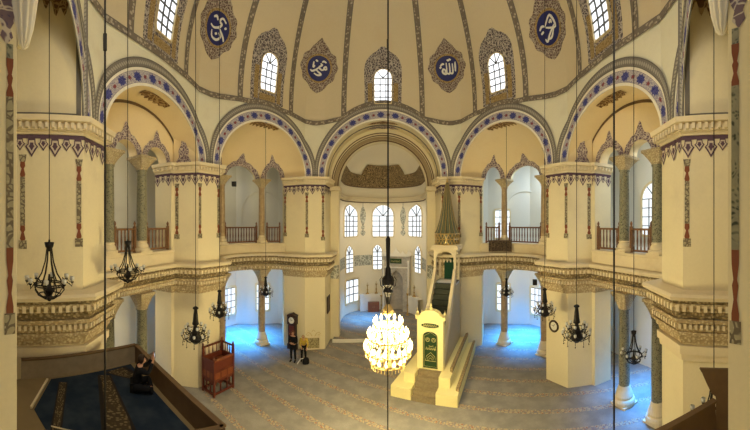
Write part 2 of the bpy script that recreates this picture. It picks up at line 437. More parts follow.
def z_ex(u):
    best = 0
    for g in LOOP:
        if g[0] != 'arch': continue
        a = g[5]/2; x = (u-g[4]-a+ULEN/2) % ULEN-ULEN/2
        if abs(x) < a+WF: best = max(best, ZS+(g[3]+1.0)*sqrt(1-(x/(a+WF))**2))
    return best
KN = []                                      # rim knots: the rib feet and the mid points between
for i, g in enumerate(LOOP):
    if g[0] == 'arch':
        e = min(1.2, g[5]*.24); KN += [(g[4]+e, 14.66, 'rib'), (g[4]+g[5]/2, 14.72, 'win'), (g[4]+g[5]-e, 14.66, 'rib')]
    else: KN.append((g[4]+g[5]/2, {1: 14.36, 15: 14.36, 3: 14.48, 13: 14.48}.get(i, 14.68), 'med'))
def base_z(u):
    u = u % ULEN
    for i in range(len(KN)):
        a = KN[i]; b = KN[(i+1) % len(KN)]; ub = b[0] if b[0] > a[0] else b[0]+ULEN
        for uu in (u, u+ULEN):
            if a[0] <= uu <= ub:
                t = (uu-a[0])/(ub-a[0]); return a[1]+(b[1]-a[1])*t
    return 14.6
def rim_z(u): return max(base_z(u), z_ex(u)+.05)
def rim_plan(u): return CEN+(perim(u)-CEN)*.995
RIBS = [k for k in KN if k[2] == 'rib']
SEGS = []
for i in range(len(RIBS)):
    a, b = RIBS[i], RIBS[(i+1) % len(RIBS)]; ub = b[0] if b[0] > a[0] else b[0]+ULEN
    SEGS.append((a[0], ub))
def gon(u):                                  # 16-sided plan of the dome, the segments above the piers hollowed
    for i, (a, b) in enumerate(SEGS):
        for uu in (u % ULEN, u % ULEN+ULEN):
            if a <= uu <= b:
                t = (uu-a)/(b-a); p = rim_plan(a)*(1-t)+rim_plan(b)*t
                bul = .55 if i % 2 else .0
                return p+(p-CEN).normalized()*bul*4*t*(1-t)
    return rim_plan(u)
DZ0, DH = 14.5, 6.6
def shr(th):
    f = abs(sin(R(th))); return max(0, 1-f**2.3)**(1/2.3)
def sm(x): x = max(0, min(1, x)); return x*x*(3-2*x)
def dome(u, th, off=0.0):                    # th: elevation angle in degrees
    def pt(u, th):
        th0 = math.degrees(math.asin(max(-.2, min(.9, (rim_z(u)-DZ0)/DH))))
        m = sm((th-th0)/22); p = rim_plan(u)*(1-m)+gon(u)*m
        p = CEN+(p-CEN)*shr(th)
        return Vector((p.x, p.y, DZ0+DH*sin(R(th))))
    p = pt(u, th)
    if off:
        d = Vector((CEN.x-p.x, CEN.y-p.y, 0)); c = d.length
        n = Vector((d.x/max(c, .01)*cos(R(th)), d.y/max(c, .01)*cos(R(th)), -sin(R(th))*1.1)).normalized()
        p = p+n*off
    return p
def th_rim(u): return math.degrees(math.asin((rim_z(u)-DZ0)/DH))
def S(u, z, off=0.0):                        # the drum wall between arches and rim
    zr = rim_z(u); f = max(0, min(1, (z-ZS)/(zr-ZS))); p = perim(u); tp = dome(u, th_rim(u))
    q = p*(1-f*f)+Vector((tp.x, tp.y))*(f*f)
    if off: q = q+(CEN-q).normalized()*off
    return Vector((q.x, q.y, z))
def useq(step=.22):
    us = []
    for g in LOOP:
        n = max(4, int(g[5]/step))
        if g[0] == 'arch': us += [g[4]+g[5]*(.5-.5*cos(PI*k/n)) for k in range(n)]
        else: us += [g[4]+g[5]*k/n for k in range(n)]
    return us+[ULEN]
US = useq()
q = MB(); NR = 10
rows = []
for k in range(NR+1):
    rows.append([S(u, z_in(u)+(rim_z(u)-z_in(u))*k/NR) for u in US])
q.grid(rows); DRUM = struct(q.build('wall_nave_arches', 'drum_plaster'))
q = MB(); rows = []
NT_ = 34
for k in range(NT_+1):
    f = k/NT_
    rows.append([dome(u, th_rim(u)+(89.5-th_rim(u))*f) for u in US])
q.grid(rows); DOME = struct(q.build('ceiling_dome', 'dome_plaster', smooth=False))

# painted bands of each arch
def arch_band(g, d0, d1, mat, name, off, n=64):
    a = g[5]/2; mid = g[4]+a; rows = []; uv = []; ln = 0; prev = None
    for k in range(n+1):
        ph = PI*k/n; gsc = .72+.28*sin(ph)
        r = []; 
        for d in (d0, (d0+d1)/2, d1):
            x = -(a+d*gsc)*cos(ph); z = ZS+(g[3]+d*gsc)*sin(ph)
            x = max(-a-.685, min(a+.685, x))
            r.append(S(mid+x, min(z, rim_z(mid+x)), off))
        if prev is not None: ln += (r[1]-prev).length
        prev = r[1].copy(); rows.append(r); uv.append([(ln, 0), (ln, .5), (ln, 1)])
    q = MB(); q.grid(rows, uv); return q.build(name, mat, DRUM)
for i, g in enumerate(LOOP):
    if g[0] != 'arch' or i == 8: continue
    arch_band(g, -.02, .09, 'white_band', 'arch_edge', .035)
    arch_band(g, .09, .54, 'blue_flower_band', 'flower_band', .02)
    arch_band(g, .54, .64, 'white_band', 'plain_band', .03)
    arch_band(g, .64, .99, 'bead_band', 'bead_band', .045)
# rim band and ribs
q = MB(); rows = []; uv = []; ln = 0; prev = None
for u in US:
    zr = rim_z(u); a = S(u, zr-.13, .05); b = dome(u, th_rim(u), .05); c = dome(u, th_rim(u)+1.3, .05)
    if prev is not None: ln += (b-prev).length
    prev = b; rows.append([a, b, c]); uv.append([(ln, 0), (ln, .5), (ln, 1)])
q.grid(rows, uv); q.build('rim_band', 'rib_band', DOME)
for k, rb in enumerate(RIBS):
    rows = []; uv = []; ln = 0; prev = None
    t0 = th_rim(rb[0])
    for j in range(41):
        th = t0+(88-t0)*j/40; c = dome(rb[0], th); sc = .21/max(.05, 1)
        w_ = .165
        # width along the loop grows with height so that the band keeps its width
        shrink = max(.12, shr(th))
        ra = [dome(rb[0]+e*w_/shrink, th, .03) for e in (-1, 0, 1)]
        if prev is not None: ln += (ra[1]-prev).length
        prev = ra[1]; rows.append(ra); uv.append([(ln, 0), (ln, .5), (ln, 1)])
    q = MB(); q.grid(rows, uv); q.build('rib_band', 'rib_band', DOME)

# star shaped patches painted on, or fixed to, the dome
def seg_map(i):
    a, b = SEGS[i]; um = (a+b)/2
    ths = [x*.25 for x in range(-12, 340)]; arc = []; acc = 0; prev = None
    for th in ths:
        p = dome(um, th)
        if prev is not None: acc += (p-prev).length
        arc.append(acc); prev = p
    def th_at(t):                            # t = arc length above z = DZ0
        t0 = arc[12]
        for k in range(len(arc)-1):
            if arc[k+1]-t0 >= t: return ths[k]+(ths[k+1]-ths[k])*((t-(arc[k]-t0))/(arc[k+1]-arc[k]))
        return ths[-1]
    def f(s, t, off=0.0):
        th = th_at(t); wd = (dome(b, th)-dome(a, th)).length
        return dome(um+s/wd*(b-a), th, off)
    return f
def star(q, f, outline, cen, off, off_in=None, rings=5, hole=None):
    n = len(outline); rows = []
    off_in = off if off_in is None else off_in
    if hole is None:
        for k in range(rings+1):
            r = max(.02, k/rings); rows.append([f(cen[0]+(p[0]-cen[0])*r, cen[1]+(p[1]-cen[1])*r, off) for p in outline])
    else:
        for k in range(rings+1):
            r = k/rings; rows.append([f(h[0]+(p[0]-h[0])*r, h[1]+(p[1]-h[1])*r, off) for p, h in zip(outline, hole)])
        rows.insert(0, [f(h[0], h[1], off_in) for h in hole])
    rows.append([f(p[0], p[1], 0.0) for p in outline])
    q.grid(rows, closed=True)
def polar(fn, n=48): return [fn(2*PI*k/n) for k in range(n)]
def arch_outline(w, z0, z1, spring, n=48, point=0.0):
    # arched shape sampled by direction from its centre
    pts = [(-w/2, z0), (w/2, z0)]
    m = 18
    for k in range(m+1):
        a = PI*k/m; x = w/2*cos(a); z = spring+(z1-spring)*(sin(a)**(1.0 if point == 0 else .85)); 
        if point: z += point*max(0, 1-abs(x)/(w*.16))
        pts.append((x, z))
    c = (0, (z0+z1)/2); out = []
    for k in range(n):
        a = -PI/2+2*PI*(k+.5)/n; d = (cos(a), sin(a)); best = None
        for i in range(len(pts)):
            p, r = pts[i], pts[(i+1) % len(pts)]
            ex, ey = r[0]-p[0], r[1]-p[1]; den = d[0]*ey-d[1]*ex
            if abs(den) < 1e-12: continue
            t = ((p[0]-c[0])*ey-(p[1]-c[1])*ex)/den; s_ = ((p[0]-c[0])*d[1]-(p[1]-c[1])*d[0])/den
            if t > 0 and -1e-6 <= s_ <= 1+1e-6 and (best is None or t > best): best = t
        out.append((c[0]+d[0]*best, c[1]+d[1]*best))
    return out, c
WN = 0
def pane_window(f, w, z0, z1, spring, n_bars, parent_name, frame_w=.07, pane='daylit_pane', off=.05, point=0.0):
    """A window made of pane, glazing bars and a moulded frame, on the surface f(s, t, off)."""
    global WN; WN += 1
    o, c = arch_outline(w, z0, z1, spring, point=point)
    root = MB(); big = [(c[0]+(p[0]-c[0])*(1+2*frame_w/w), c[1]+(p[1]-c[1])*(1+2*frame_w/(z1-z0))) for p in o]
    star(root, f, big, c, off+.04, off-.02, 2, hole=o)
    ro = struct(root.build('window_%d' % WN, 'beige_trim'))
    q = MB(); star(q, f, o, c, off*.4); q.build('pane', pane, ro)
    q = MB(); b = .035 if parent_name == 'apse' else .024
    def bar(p0, p1, m=8):
        rows = []
        for k in range(m+1):
            s_, t_ = p0[0]+(p1[0]-p0[0])*k/m, p0[1]+(p1[1]-p0[1])*k/m
            dx, dz = p1[0]-p0[0], p1[1]-p0[1]; ll = math.hypot(dx, dz); nx, nz = -dz/ll*b, dx/ll*b
            rows.append([f(s_-nx, t_-nz, off*.4), f(s_-nx, t_-nz, off+.01), f(s_+nx, t_+nz, off+.01), f(s_+nx, t_+nz, off*.4)])
        q.grid(rows)
    nv, nh = n_bars
    for k in range(1, nv): bar((-w/2+w*k/nv, z0), (-w/2+w*k/nv, spring))
    for k in range(1, nh): bar((-w/2, z0+(spring-z0)*k/nh), (w/2, z0+(spring-z0)*k/nh))
    bar((-w/2, spring), (w/2, spring))
    if z1-spring > .1:
        for a in (50, 90, 130):
            bar((0, spring), (w/2*.97*cos(R(a)), spring+(z1-spring)*.97*sin(R(a))), 4)
    q.build('glazing_bars', 'lead_came', ro)
    return ro
# calligraphy strokes, unit disc coordinates
NAMES = {
 'god': [[(.62, .38), (.60, -.28)], [(.40, .30), (.40, -.30), (.28, -.36), (.18, -.28)], [(.18, .36), (.18, -.28), (.06, -.36), (-.06, -.28)],
         [(-.04, .40), (-.06, -.28), (-.20, -.36), (-.36, -.22), (-.30, -.02), (-.14, -.12), (-.20, -.30)], [(.02, .60), (.12, .54), (.22, .60), (.32, .54)],
         [(-.5, .2), (-.32, .34), (-.20, .30)], [(-.55, .05), (-.42, .16)]],
 'prophet': [[(.60, .02), (.50, .16), (.38, .06), (.50, -.04), (.62, .0)], [(.44, .0), (.24, -.08), (.02, .10), (.24, .26), (.10, .36)], [(.02, .10), (-.22, -.10), (-.50, -.22), (-.62, -.12)],
             [(-.22, -.08), (-.02, -.22), (.20, -.40), (-.06, -.46), (-.34, -.34)], [(-.40, .44), (-.42, .06), (-.30, .2)], [(.52, .42), (.34, .52), (.20, .46)], [(-.1, .48), (-.28, .56)]],
 'caliph': [[(.50, .46), (.20, .62), (.02, .42), (.22, .30), (.06, .10), (-.30, -.04), (-.56, .04)], [(.06, .10), (.30, -.10), (.52, -.34), (.60, -.52)], [(-.40, -.20), (-.30, -.52), (.06, -.58), (.30, -.36), (.14, -.16)],
            [(-.46, .44), (-.26, .56), (-.12, .40)], [(.46, .16), (.60, .24)], [(-.12, -.32), (.04, -.24)]],
 'companion': [[(-.24, .16), (.30, .60), (.54, -.10), (-.16, .12)], [(.46, .04), (.02, -.30), (-.24, -.62), (-.36, -.44)], [(.36, -.14), (.12, -.50), (-.10, -.52)], [(-.62, .10), (-.44, .26), (-.24, .22)],
               [(-.58, -.12), (-.36, -.02)], [(.14, .24), (.28, .34), (.32, .18)]],
}
MED_LAB = {
 1: ('god', 'blue calligraphy roundel in a pointed damask frame, first right of the apse window'),
 15: ('prophet', 'blue calligraphy roundel in a pointed damask frame, first left of the apse window'),
 3: ('companion', 'blue calligraphy roundel with triangular lettering, high on the dome at right'),
 13: ('caliph', 'blue calligraphy roundel with looped lettering, high on the dome at left'),
}
def med_outline(ph):
    r = 1.0+.045*cos(10*ph)
    x, y = r*cos(ph)*.98, r*sin(ph)*1.02
    a = abs(((ph-PI/2+PI) % (2*PI))-PI); bt = abs(((ph+PI/2+PI) % (2*PI))-PI)
    y += .34*math.exp(-(a/.16)**2)+.26*math.exp(-(a/.5)**2)-.16*math.exp(-(bt/.16)**2)-.20*math.exp(-(bt/.5)**2)
    return (x*1.12, y*1.04)
for i, (a, b) in enumerate(SEGS):
    # order of segments: RIBS start with the E arch's left rib, so even = window segments, odd = above piers
    if 6 <= i <= 10: continue
    f = seg_map(i)
    if i % 2 == 0:
        sur = MB(); hole, c = arch_outline(1.12, 1.0, 3.0, 2.52)
        o, c2 = arch_outline(2.3, .34, 3.95, 2.8, point=.32)
        hc = [(c[0]+(p[0]-c[0]), p[1]) for p in hole]
        top = MB(); star(top, f, o, c2, .02, .02, 4, hole=hc); top.build('window_surround', 'damask', DOME)
        lo = MB()
        for (x0, x1, z0, z1) in ((-.94, -.66, .48, 2.2), (.66, .94, .48, 2.2), (-.56, .56, .48, .84)):
            lo.grid([[f(x0+(x1-x0)*k/4, z0+(z1-z0)*j/6, .04) for k in range(5)] for j in range(7)])
        lo.build('gilt_border', 'gilt_border', DOME)
        pane_window(f, 1.06, 1.03, 2.96, 2.46, (3, 4), 'dome', .05, 'daylit_dome_pane', .09)
    elif i in MED_LAB:
        key, lab = MED_LAB[i]; z0 = 3.12
        q = MB(); g = lambda s_, t_, off=0.0: f(s_*1.0, z0+t_, off)
        star(q, g, polar(med_outline), (0, 0), .05)
        ro = q.build('calligraphy_medallion', 'damask_medallion'); tag(ro, lab, 'medallion', 'calligraphy roundels of the dome')
        q = MB(); star(q, g, polar(lambda p: (.78*cos(p), .80*sin(p))), (0, 0), .075, hole=polar(lambda p: (.68*cos(p), .70*sin(p)))); q.build('rim', 'gilt_border', ro)
        q = MB(); star(q, g, polar(lambda p: (.68*cos(p), .70*sin(p))), (0, 0), .07); q.build('disc', 'cobalt', ro)
        q = MB()
        for st in NAMES[key]:
            sp = []
            for k in range(len(st)-1):
                p0 = st[max(k-1, 0)]; p1 = st[k]; p2 = st[k+1]; p3 = st[min(k+2, len(st)-1)]
                for j in range(5):
                    tt = j/5
                    sp.append(tuple(.5*(2*p1[d]+(p2[d]-p0[d])*tt+(2*p0[d]-5*p1[d]+4*p2[d]-p3[d])*tt*tt+(3*p1[d]-p0[d]-3*p2[d]+p3[d])*tt**3) for d in (0, 1)))
            sp.append(st[-1]); rows = []
            for k, p in enumerate(sp):
                p0 = sp[max(k-1, 0)]; p2 = sp[min(k+1, len(sp)-1)]; dx, dy = p2[0]-p0[0], p2[1]-p0[1]; ll = math.hypot(dx, dy) or 1
                wd = .068*(.6+.4*sin(PI*k/(len(sp)-1))); nx, ny = -dy/ll*wd, dx/ll*wd; sc = .80
                rows.append([g((p[0]-nx)*sc, (p[1]-ny)*sc, .085), g((p[0]+nx)*sc, (p[1]+ny)*sc, .085)])
            q.grid(rows)
        q.build('lettering', 'white_paint', ro)

# ------------------------------------------------------------------ inside the arches
for s, side in ((-1, 'left'), (1, 'right')):
    # exedra: the quarter dome behind the diagonal arch, pierced by two small arches on columns
    RS = 2.82
    bays = [(31, 60), (60, 120), (120, 152)]
    def z_small(al):
        for a, b in bays:
            c = (a+b)/2; hw = (b-a)/2-(8.5 if b-a > 40 else 5.0)
            if abs(al-c) < hw: return ZS+.80*sqrt(1-((al-c)/hw)**2)
        return ZS
    def conch(al, z, off=0.0):
        e = math.asin(max(0, min(.9999, (z-ZS)/RS))); r = EX_R*cos(e)-off
        p = EX_C+EX_T*(r*cos(R(al)))+EX_N*(r*sin(R(al)))
        return (s*p.x, p.y, z-off*sin(e))
    als = [k*1.25 for k in range(0, 145)]; rows = []
    for k in range(19):
        rows.append([conch(al, z_small(al)+(ZS+RS*.9995-z_small(al))*sin(PI/2*k/18)) for al in als])
    q = MB(); q.grid(rows); CO = struct(q.build('wall_%s_exedra_vault' % side, 'conch_plaster', smooth=True))
    def small_band(cfun, c, hw, rise, name='arch_ornament', tip=.75, parent=None, unit=1.0):
        rows = []
        for k in range(41):
            ph = PI*k/40; x = -hw*cos(ph); z = ZS+rise*sin(ph)
            wd = .31; bump_ = tip*math.exp(-((ph-PI/2)/.20)**2)+.04*cos(12*ph)
            xo = -(hw+wd/unit)*cos(ph); zo = ZS+(rise+wd+bump_)*sin(ph)
            rows.append([cfun(c+x, z, .02), cfun(c+(x+xo)/2, (z+zo)/2, .02), cfun(c+xo, zo, .02)])
        q = MB(); q.grid(rows); q.build(name, 'damask_lilac', parent)
    for a, b in bays[:2]+bays[2:]:
        hw = (b-a)/2-(8.5 if b-a > 40 else 5.0)
        small_band(conch, (a+b)/2, hw, .80, parent=CO, unit=EX_R*PI/180, tip=.42)
    # thickness (soffits) of the small arches
    rows = [[conch(al, z_small(al)) for al in als], [conch(al, z_small(al), -.45) for al in als]]
    q = MB(); q.grid(rows); q.build('arch_soffit', 'cream_plaster', CO)
    # fringe at the crown
    rows = []
    for k in range(33):
        x = -1+2*k/32; dpt = .55+.10*cos(x*22)-.25*x*x
        r = []
        for j in range(5):
            dd = .06+dpt*j/4; e = math.acos(min(1, dd/EX_R)); z = ZS+RS*sin(e)
            p = EX_C+EX_T*(x*.98)+EX_N*dd; r.append((s*p.x, p.y, ZS+RS*sqrt(max(0, 1-(dd*dd+x*x*.96)/EX_R**2))-.02))
        rows.append(r)
    q = MB(); q.grid(rows); q.build('crown_ornament', 'damask_brown', CO)
    # side bay: soffit, lunette wall on two columns
    g = LOOP[4]; a = g[5]/2; XL = 9.66
    Y0, Y1 = D_N[1], C_R[1]; ym = (Y0+Y1)/2; ha = (Y1-Y0)/2
    def zin(y): return ZS+2.35*sqrt(max(0, 1-((y-ym)/ha)**2))
    rows = []
    for k in range(41):
        y = ym-ha*cos(PI*k/40); t_ = (Y1-y)/(Y1-Y0); xf = C_R[0]+(D_N[0]-C_R[0])*t_
        rows.append([(s*(xf+(XL-xf)*j/4), y, zin(y)) for j in range(5)])
    q = MB(); q.grid(rows); SO = struct(q.build('wall_%s_side_arch_soffit' % side, 'conch_plaster', smooth=True))
    sb = [(11.24, 9.3), (9.3, 7.44), (7.44, 5.66)]
    def z_sm(y):
        for p, r in sb:
            c = (p+r)/2; hw = abs(p-r)/2-.30
            if abs(y-c) < hw: return ZS+.62*sqrt(1-((y-c)/hw)**2)
        return ZS
    ys = [Y0+.001+(Y1-Y0-.002)*k/160 for k in range(161)]
    q = MB(); q.grid([[(s*XL, y, min(z_sm(y), zin(y))+max(0, zin(y)-z_sm(y))*k/6) for y in ys] for k in range(7)])
    q.grid([[(s*XL, y, min(z_sm(y), zin(y))) for y in ys], [(s*(XL+.5), y, min(z_sm(y), zin(y))) for y in ys]])
    LU = struct(q.build('wall_%s_side_lunette' % side, 'conch_plaster'))
    for p, r in sb:
        c = (p+r)/2; hw = abs(p-r)/2-.30
        small_band(lambda y, z, off: (s*(XL-off-.01), max(Y0+.02, min(Y1-.02, y)), min(z, zin(max(Y0+.02, min(Y1-.02, y)))-.02)), c, hw, .62, parent=LU, tip=.46)
    q = MB(); rows = []
    for k in range(41):
        y = ym-ha*.985*cos(PI*k/40); rows.append([(s*(XL-.03), y, zin(y)-.01), (s*(XL-.03), y*.985+ym*.015, zin(y)-.14)])
    q.grid(rows); q.build('arch_line', 'brown_line', LU)
    # ornament on the pier shoulder and at the crown of the soffit
    q = MB(); rows = []
    for k in range(25):
        x = -1+2*k/24; y = ym+.2+x*.85
        t_ = (Y1-y)/(Y1-Y0); xf = C_R[0]+(D_N[0]-C_R[0])*t_+.28
        rows.append([(s*(xf+(.55+.08*cos(x*18))*j/3*(1-.4*x*x)), y, zin(y)-.03) for j in range(4)])
    q.grid(rows); q.build('crown_ornament', 'damask_brown', SO)
    q = MB(); cx = Vector(((C_R[0]+C_N[0])/2+.1, (C_R[1]+C_N[1])/2-.04)); dx = (Vector(C_N)-Vector(C_R)).normalized(); nn = Vector((-.39, -.92))*.06
    # shoulder leaf painted on the wall above the reveal of the pier
    q.prism([mx(p, s) for p in (C_R, C_N, (9.66, 11.5), (9.66, 11.94))], ZS, ZS+1.7)
    q.build('shoulder', 'conch_plaster', SO)
    q = MB(); rows = []
    for k in range(13):
        t_ = k/12; wd = .34*(1-t_)**.7*(1+.18*cos(t_*14)); c_ = cx+nn
        rows.append([(s*(c_.x-dx.x*wd), c_.y-dx.y*wd, ZS+.05+1.35*t_), (s*(c_.x+dx.x*wd), c_.y+dx.y*wd, ZS+.05+1.35*t_)])
    q.grid(rows); q.build('leaf_ornament', 'damask_lilac', SO)

# east arch: barrel, inner arch, conch and walls of the apse
def arcpts(a, rise, zs, n=40): return [(-a*cos(PI*k/n), zs+rise*sin(PI*k/n)) for k in range(n+1)]
o1 = arcpts(3.69, 3.55, ZS); o2 = arcpts(3.05, 3.05, 10.6)
q = MB(); q.grid([[(x, y, z) for x, z in o1] for y in (18.84, 19.4, 20.0, 20.6)])
EW = struct(q.build('wall_east_barrel', 'cream_plaster', smooth=True))
q = MB(); q.grid([[(x, 20.6, z) for x, z in o1], [(x, 20.6, z) for x, z in arcpts(3.38, 3.32, 10.8)], [(x, 20.6, z) for x, z in o2]])
q.grid([[(x, 20.6, z) for x, z in o2], [(x, 21.25, z) for x, z in o2]])
q.add([(-3.69, 20.6, 10.5), (-3.05, 20.6, 10.5), (-3.05, 20.6, 11), (-3.69, 20.6, 11)], [(0, 1, 2, 3)]); q.add([(3.69, 20.6, 10.5), (3.05, 20.6, 10.5), (3.05, 20.6, 11), (3.69, 20.6, 11)], [(0, 1, 2, 3)])
struct(q.build('wall_apse_arch', 'cream_plaster'))
def ring_band(y, r0, r1, rise0, rise1, zs, mat, name, n=48, du=1.0):
    rows = []; uv = []
    for k in range(n+1):
        ph = PI*k/n; rows.append([(-r0*cos(ph), y, zs+rise0*sin(ph)), (-r1*cos(ph), y, zs+rise1*sin(ph))]); uv.append([(k*.2, 0), (k*.2, 1)])
    q = MB(); q.grid(rows, uv); q.build(name, mat, EW)
ring_band(20.57, 3.06, 3.16, 3.06, 3.16, 10.6, 'brown_line', 'arch_line'); ring_band(20.575, 3.16, 3.40, 3.16, 3.38, 10.62, 'olive_paint', 'arch_painted_band'); ring_band(20.57, 3.40, 3.47, 3.38, 3.45, 10.66, 'brown_line', 'arch_line')
ring_band(20.57, 3.50, 3.58, 3.48, 3.55, 10.72, 'brown_line', 'arch_line')
ring_band(19.6, 3.66, 3.61, 3.53, 3.46, ZS, 'grey_line', 'arch_line')
def lens(y0, y1, half, a, rise, zs, mat, name):
    rows = []
    for k in range(31):
        x = -half+2*half*k/30; dp = (1-(x/half)**2)*(.8+.2*cos(x*9)); z = zs+rise*sqrt(1-(x/a)**2)-.03
        rows.append([(x, y0+(y1-y0)*(.5+(j/3-.5)*dp), z) for j in range(4)])
    q = MB(); q.grid(rows); q.build(name, mat, EW)
lens(18.95, 19.5, 1.05, 3.69, 3.55, ZS, 'damask_brown', 'crown_ornament')
lens(19.75, 20.5, 1.15, 3.69, 3.55, ZS, 'damask_lilac', 'crown_ornament')
AR = 3.4; AC = (0, 24.6); ZA = 10.45
def apse(s_, z=0.0, off=0.0):                # s_: metres along the wall from the middle of the back, positive right
    qa = AR*PI/2
    if abs(s_) <= qa: a = s_/AR; return Vector(((AR-off)*sin(a), 24.6+(AR-off)*cos(a), z))
    sg = 1 if s_ > 0 else -1; return Vector((sg*(AR-off), 24.6-(abs(s_)-qa), z))
SA = AR*PI/2+3.4
ss = [-SA+2*SA*k/90 for k in range(91)]
q = MB(); q.grid([[apse(x, z) for x in ss] for z in (0, 3, 6, 9, ZA)]); AW = struct(q.build('wall_apse', 'apse_plaster', smooth=True))
def aconch(s_, z, off=0.0):
    e = math.asin(max(0, min(1, (z-ZA)/3.35))); return apse(s_, z-off*sin(e), AR*(1-cos(e))+off)
q = MB(); q.grid([[aconch(x, ZA+3.35*sin(PI/2*k/14)) for x in ss] for k in range(15)]); AV = struct(q.build('ceiling_apse', 'apse_plaster', smooth=True))
def apse_rib(z0, z1, s0, s1, mat, name, off, parent, fn, n=50, k=4):
    q = MB(); rows = []; uv = []
    for j in range(n+1):
        x = s0+(s1-s0)*j/n; rows.append([fn(x, z0+(z1-z0)*i/k, off) for i in range(k+1)]); uv.append([(x, i/k) for i in range(k+1)])
    q.grid(rows, uv); return q.build(name, mat, parent)
apse_rib(11.4, 12.4, -SA*.99, SA*.99, 'gold_script', 'inscription_band', .05, AV, aconch)
apse_rib(12.4, 13.2, -2.7, 2.7, 'gold_script', 'inscription_panel', .07, AV, aconch)
apse_rib(11.3, 11.4, -SA*.99, SA*.99, 'brown_line', 'inscription_edge', .07, AV, aconch)
for z0, z1, d, mt in ((10.2, 10.45, .22, 'cornice_stone'), (10.05, 10.2, .10, 'cornice_stone'), (9.93, 10.02, .03, 'brown_line')):
    q = MB(); q.grid([[apse(x, z0, 0) for x in ss], [apse(x, z0, d) for x in ss], [apse(x, z1, d) for x in ss], [apse(x, z1, 0) for x in ss]])
    struct(q.build('trim_2', mt)) if mt == 'cornice_stone' else q.build('painted_line', mt, AW)
apse_rib(4.2, 5.15, -SA, -.55*1, 'dado_pattern', 'dado_band', .015, AW, apse)
apse_rib(4.2, 5.15, 3.1, SA, 'dado_pattern', 'dado_band', .015, AW, apse)
for s in (-1, 1):
    q = MB(); q.add([(s*3.64, 20.58, 4.2), (s*3.05, 20.58, 4.2), (s*3.05, 20.58, 5.15), (s*3.64, 20.58, 5.15)], [(0, 1, 2, 3)])
    q.build('dado_band', 'dado_pattern', AW)
    q = MB(); q.prism([(s*3.8, 20.25), (s*2.95, 20.25), (s*2.95, 21.2), (s*3.8, 21.2)], 10.3, 10.58); struct(q.build('trim_3', 'cornice_stone'))
def aw(s0): return lambda x, z, off=0.0: apse(s0+x, z, off)
def deg(a): return R(a)*AR
pane_window(aw(0), 2.0, 6.85, 9.75, 8.75, (3, 4), 'apse')
pane_window(aw(deg(-61)), 2.1, 6.9, 9.6, 8.7, (4, 4), 'apse', point=.12)
pane_window(aw(deg(61)), 2.1, 6.9, 9.6, 8.7, (4, 4), 'apse', point=.12)
pane_window(aw(deg(-62)), 1.15, 3.75, 6.0, 5.3, (2, 4), 'apse', point=.15)
pane_window(aw(deg(-9)), .85, 3.8, 6.0, 5.4, (2, 4), 'apse', point=.12)
pane_window(aw(deg(66)), 1.1, 3.75, 6.0, 5.3, (2, 4), 'apse', point=.15)
pane_window(aw(deg(-57)), 1.8, 1.1, 3.1, 3.05, (3, 3), 'apse', .12)
for sg in (-1, 1):
    q = MB(); rows = []
    for k in range(41):
        t_ = k/40; z = 6.9+3.0*t_
        wd = .30*sin(PI*min(1, max(0, (t_-.30)/.62)))**.8 if t_ > .30 and t_ < .93 else (.16 if .2 < t_ <= .30 else (.26*sin(PI*t_/.2) if t_ < .2 else .03))
        wd = max(.025, wd); rows.append([apse(deg(33)*sg-wd, z, .03), apse(deg(33)*sg+wd, z, .03)])
    q.grid(rows); q.build('painted_pendant', 'dado_pattern', AW)

# ---- cornices
def offs(path, d):
    out = []; n = len(path); P = [Vector(p) for p in path]
    for i in range(n):
        ns = []
        if i > 0: t = (P[i]-P[i-1]).normalized(); ns.append(Vector((t.y, -t.x)))
        if i < n-1: t = (P[i+1]-P[i]).normalized(); ns.append(Vector((t.y, -t.x)))
        m = sum(ns, Vector((0, 0))).normalized(); k = max(.45, m.dot(ns[0])); out.append(P[i]+m*(d/k))
    return out
def sweep(path, prof, s, closed=True, uvs=False):
    q = MB(); rows = []
    for d, z in prof+([prof[0]] if closed else []):
        rows.append([(s*p.x, p.y, z) for p in offs(path, d)])
    q.grid(rows)
    # end caps
    for e in (0, -1):
        cap = [r[e] for r in rows[:-1]] if closed else [r[e] for r in rows]
        q.add(cap, [tuple(range(len(cap)))])
    return q
path = [(3.64, 20.6), E0, A_R, A_N]+[tuple(exa(al)) for al in range(36, 151, 6)]+[C_E, C_R, C_N, (9.62, 11.28), (9.62, 5.7), D_N, D_R, D_B]
opath = path
LO = [(-.45, 4.98), (.02, 4.98), (.02, 5.02)]
steps_a = [(.0, 4.98), (.14, 4.98), (.16, 5.08), (.22, 5.10), (.22, 5.22), (.28, 5.25), (.30, 5.36), (.0, 5.36)]
steps_b = [(.0, 5.36), (.22, 5.38), (.26, 5.47), (.22, 5.58), (.0, 5.58)]
steps_c = [(.0, 5.58), (.33, 5.59), (.36, 5.70), (.42, 5.72), (.42, 5.82), (.0, 5.82)]
steps_e = [(.0, 5.82), (.40, 5.83), (.44, 5.92), (.0, 5.92)]
steps_d = [(.0, 5.92), (.52, 5.93), (.56, 6.03), (.50, 6.1), (-.5, 6.14), (-.5, 5.92)]
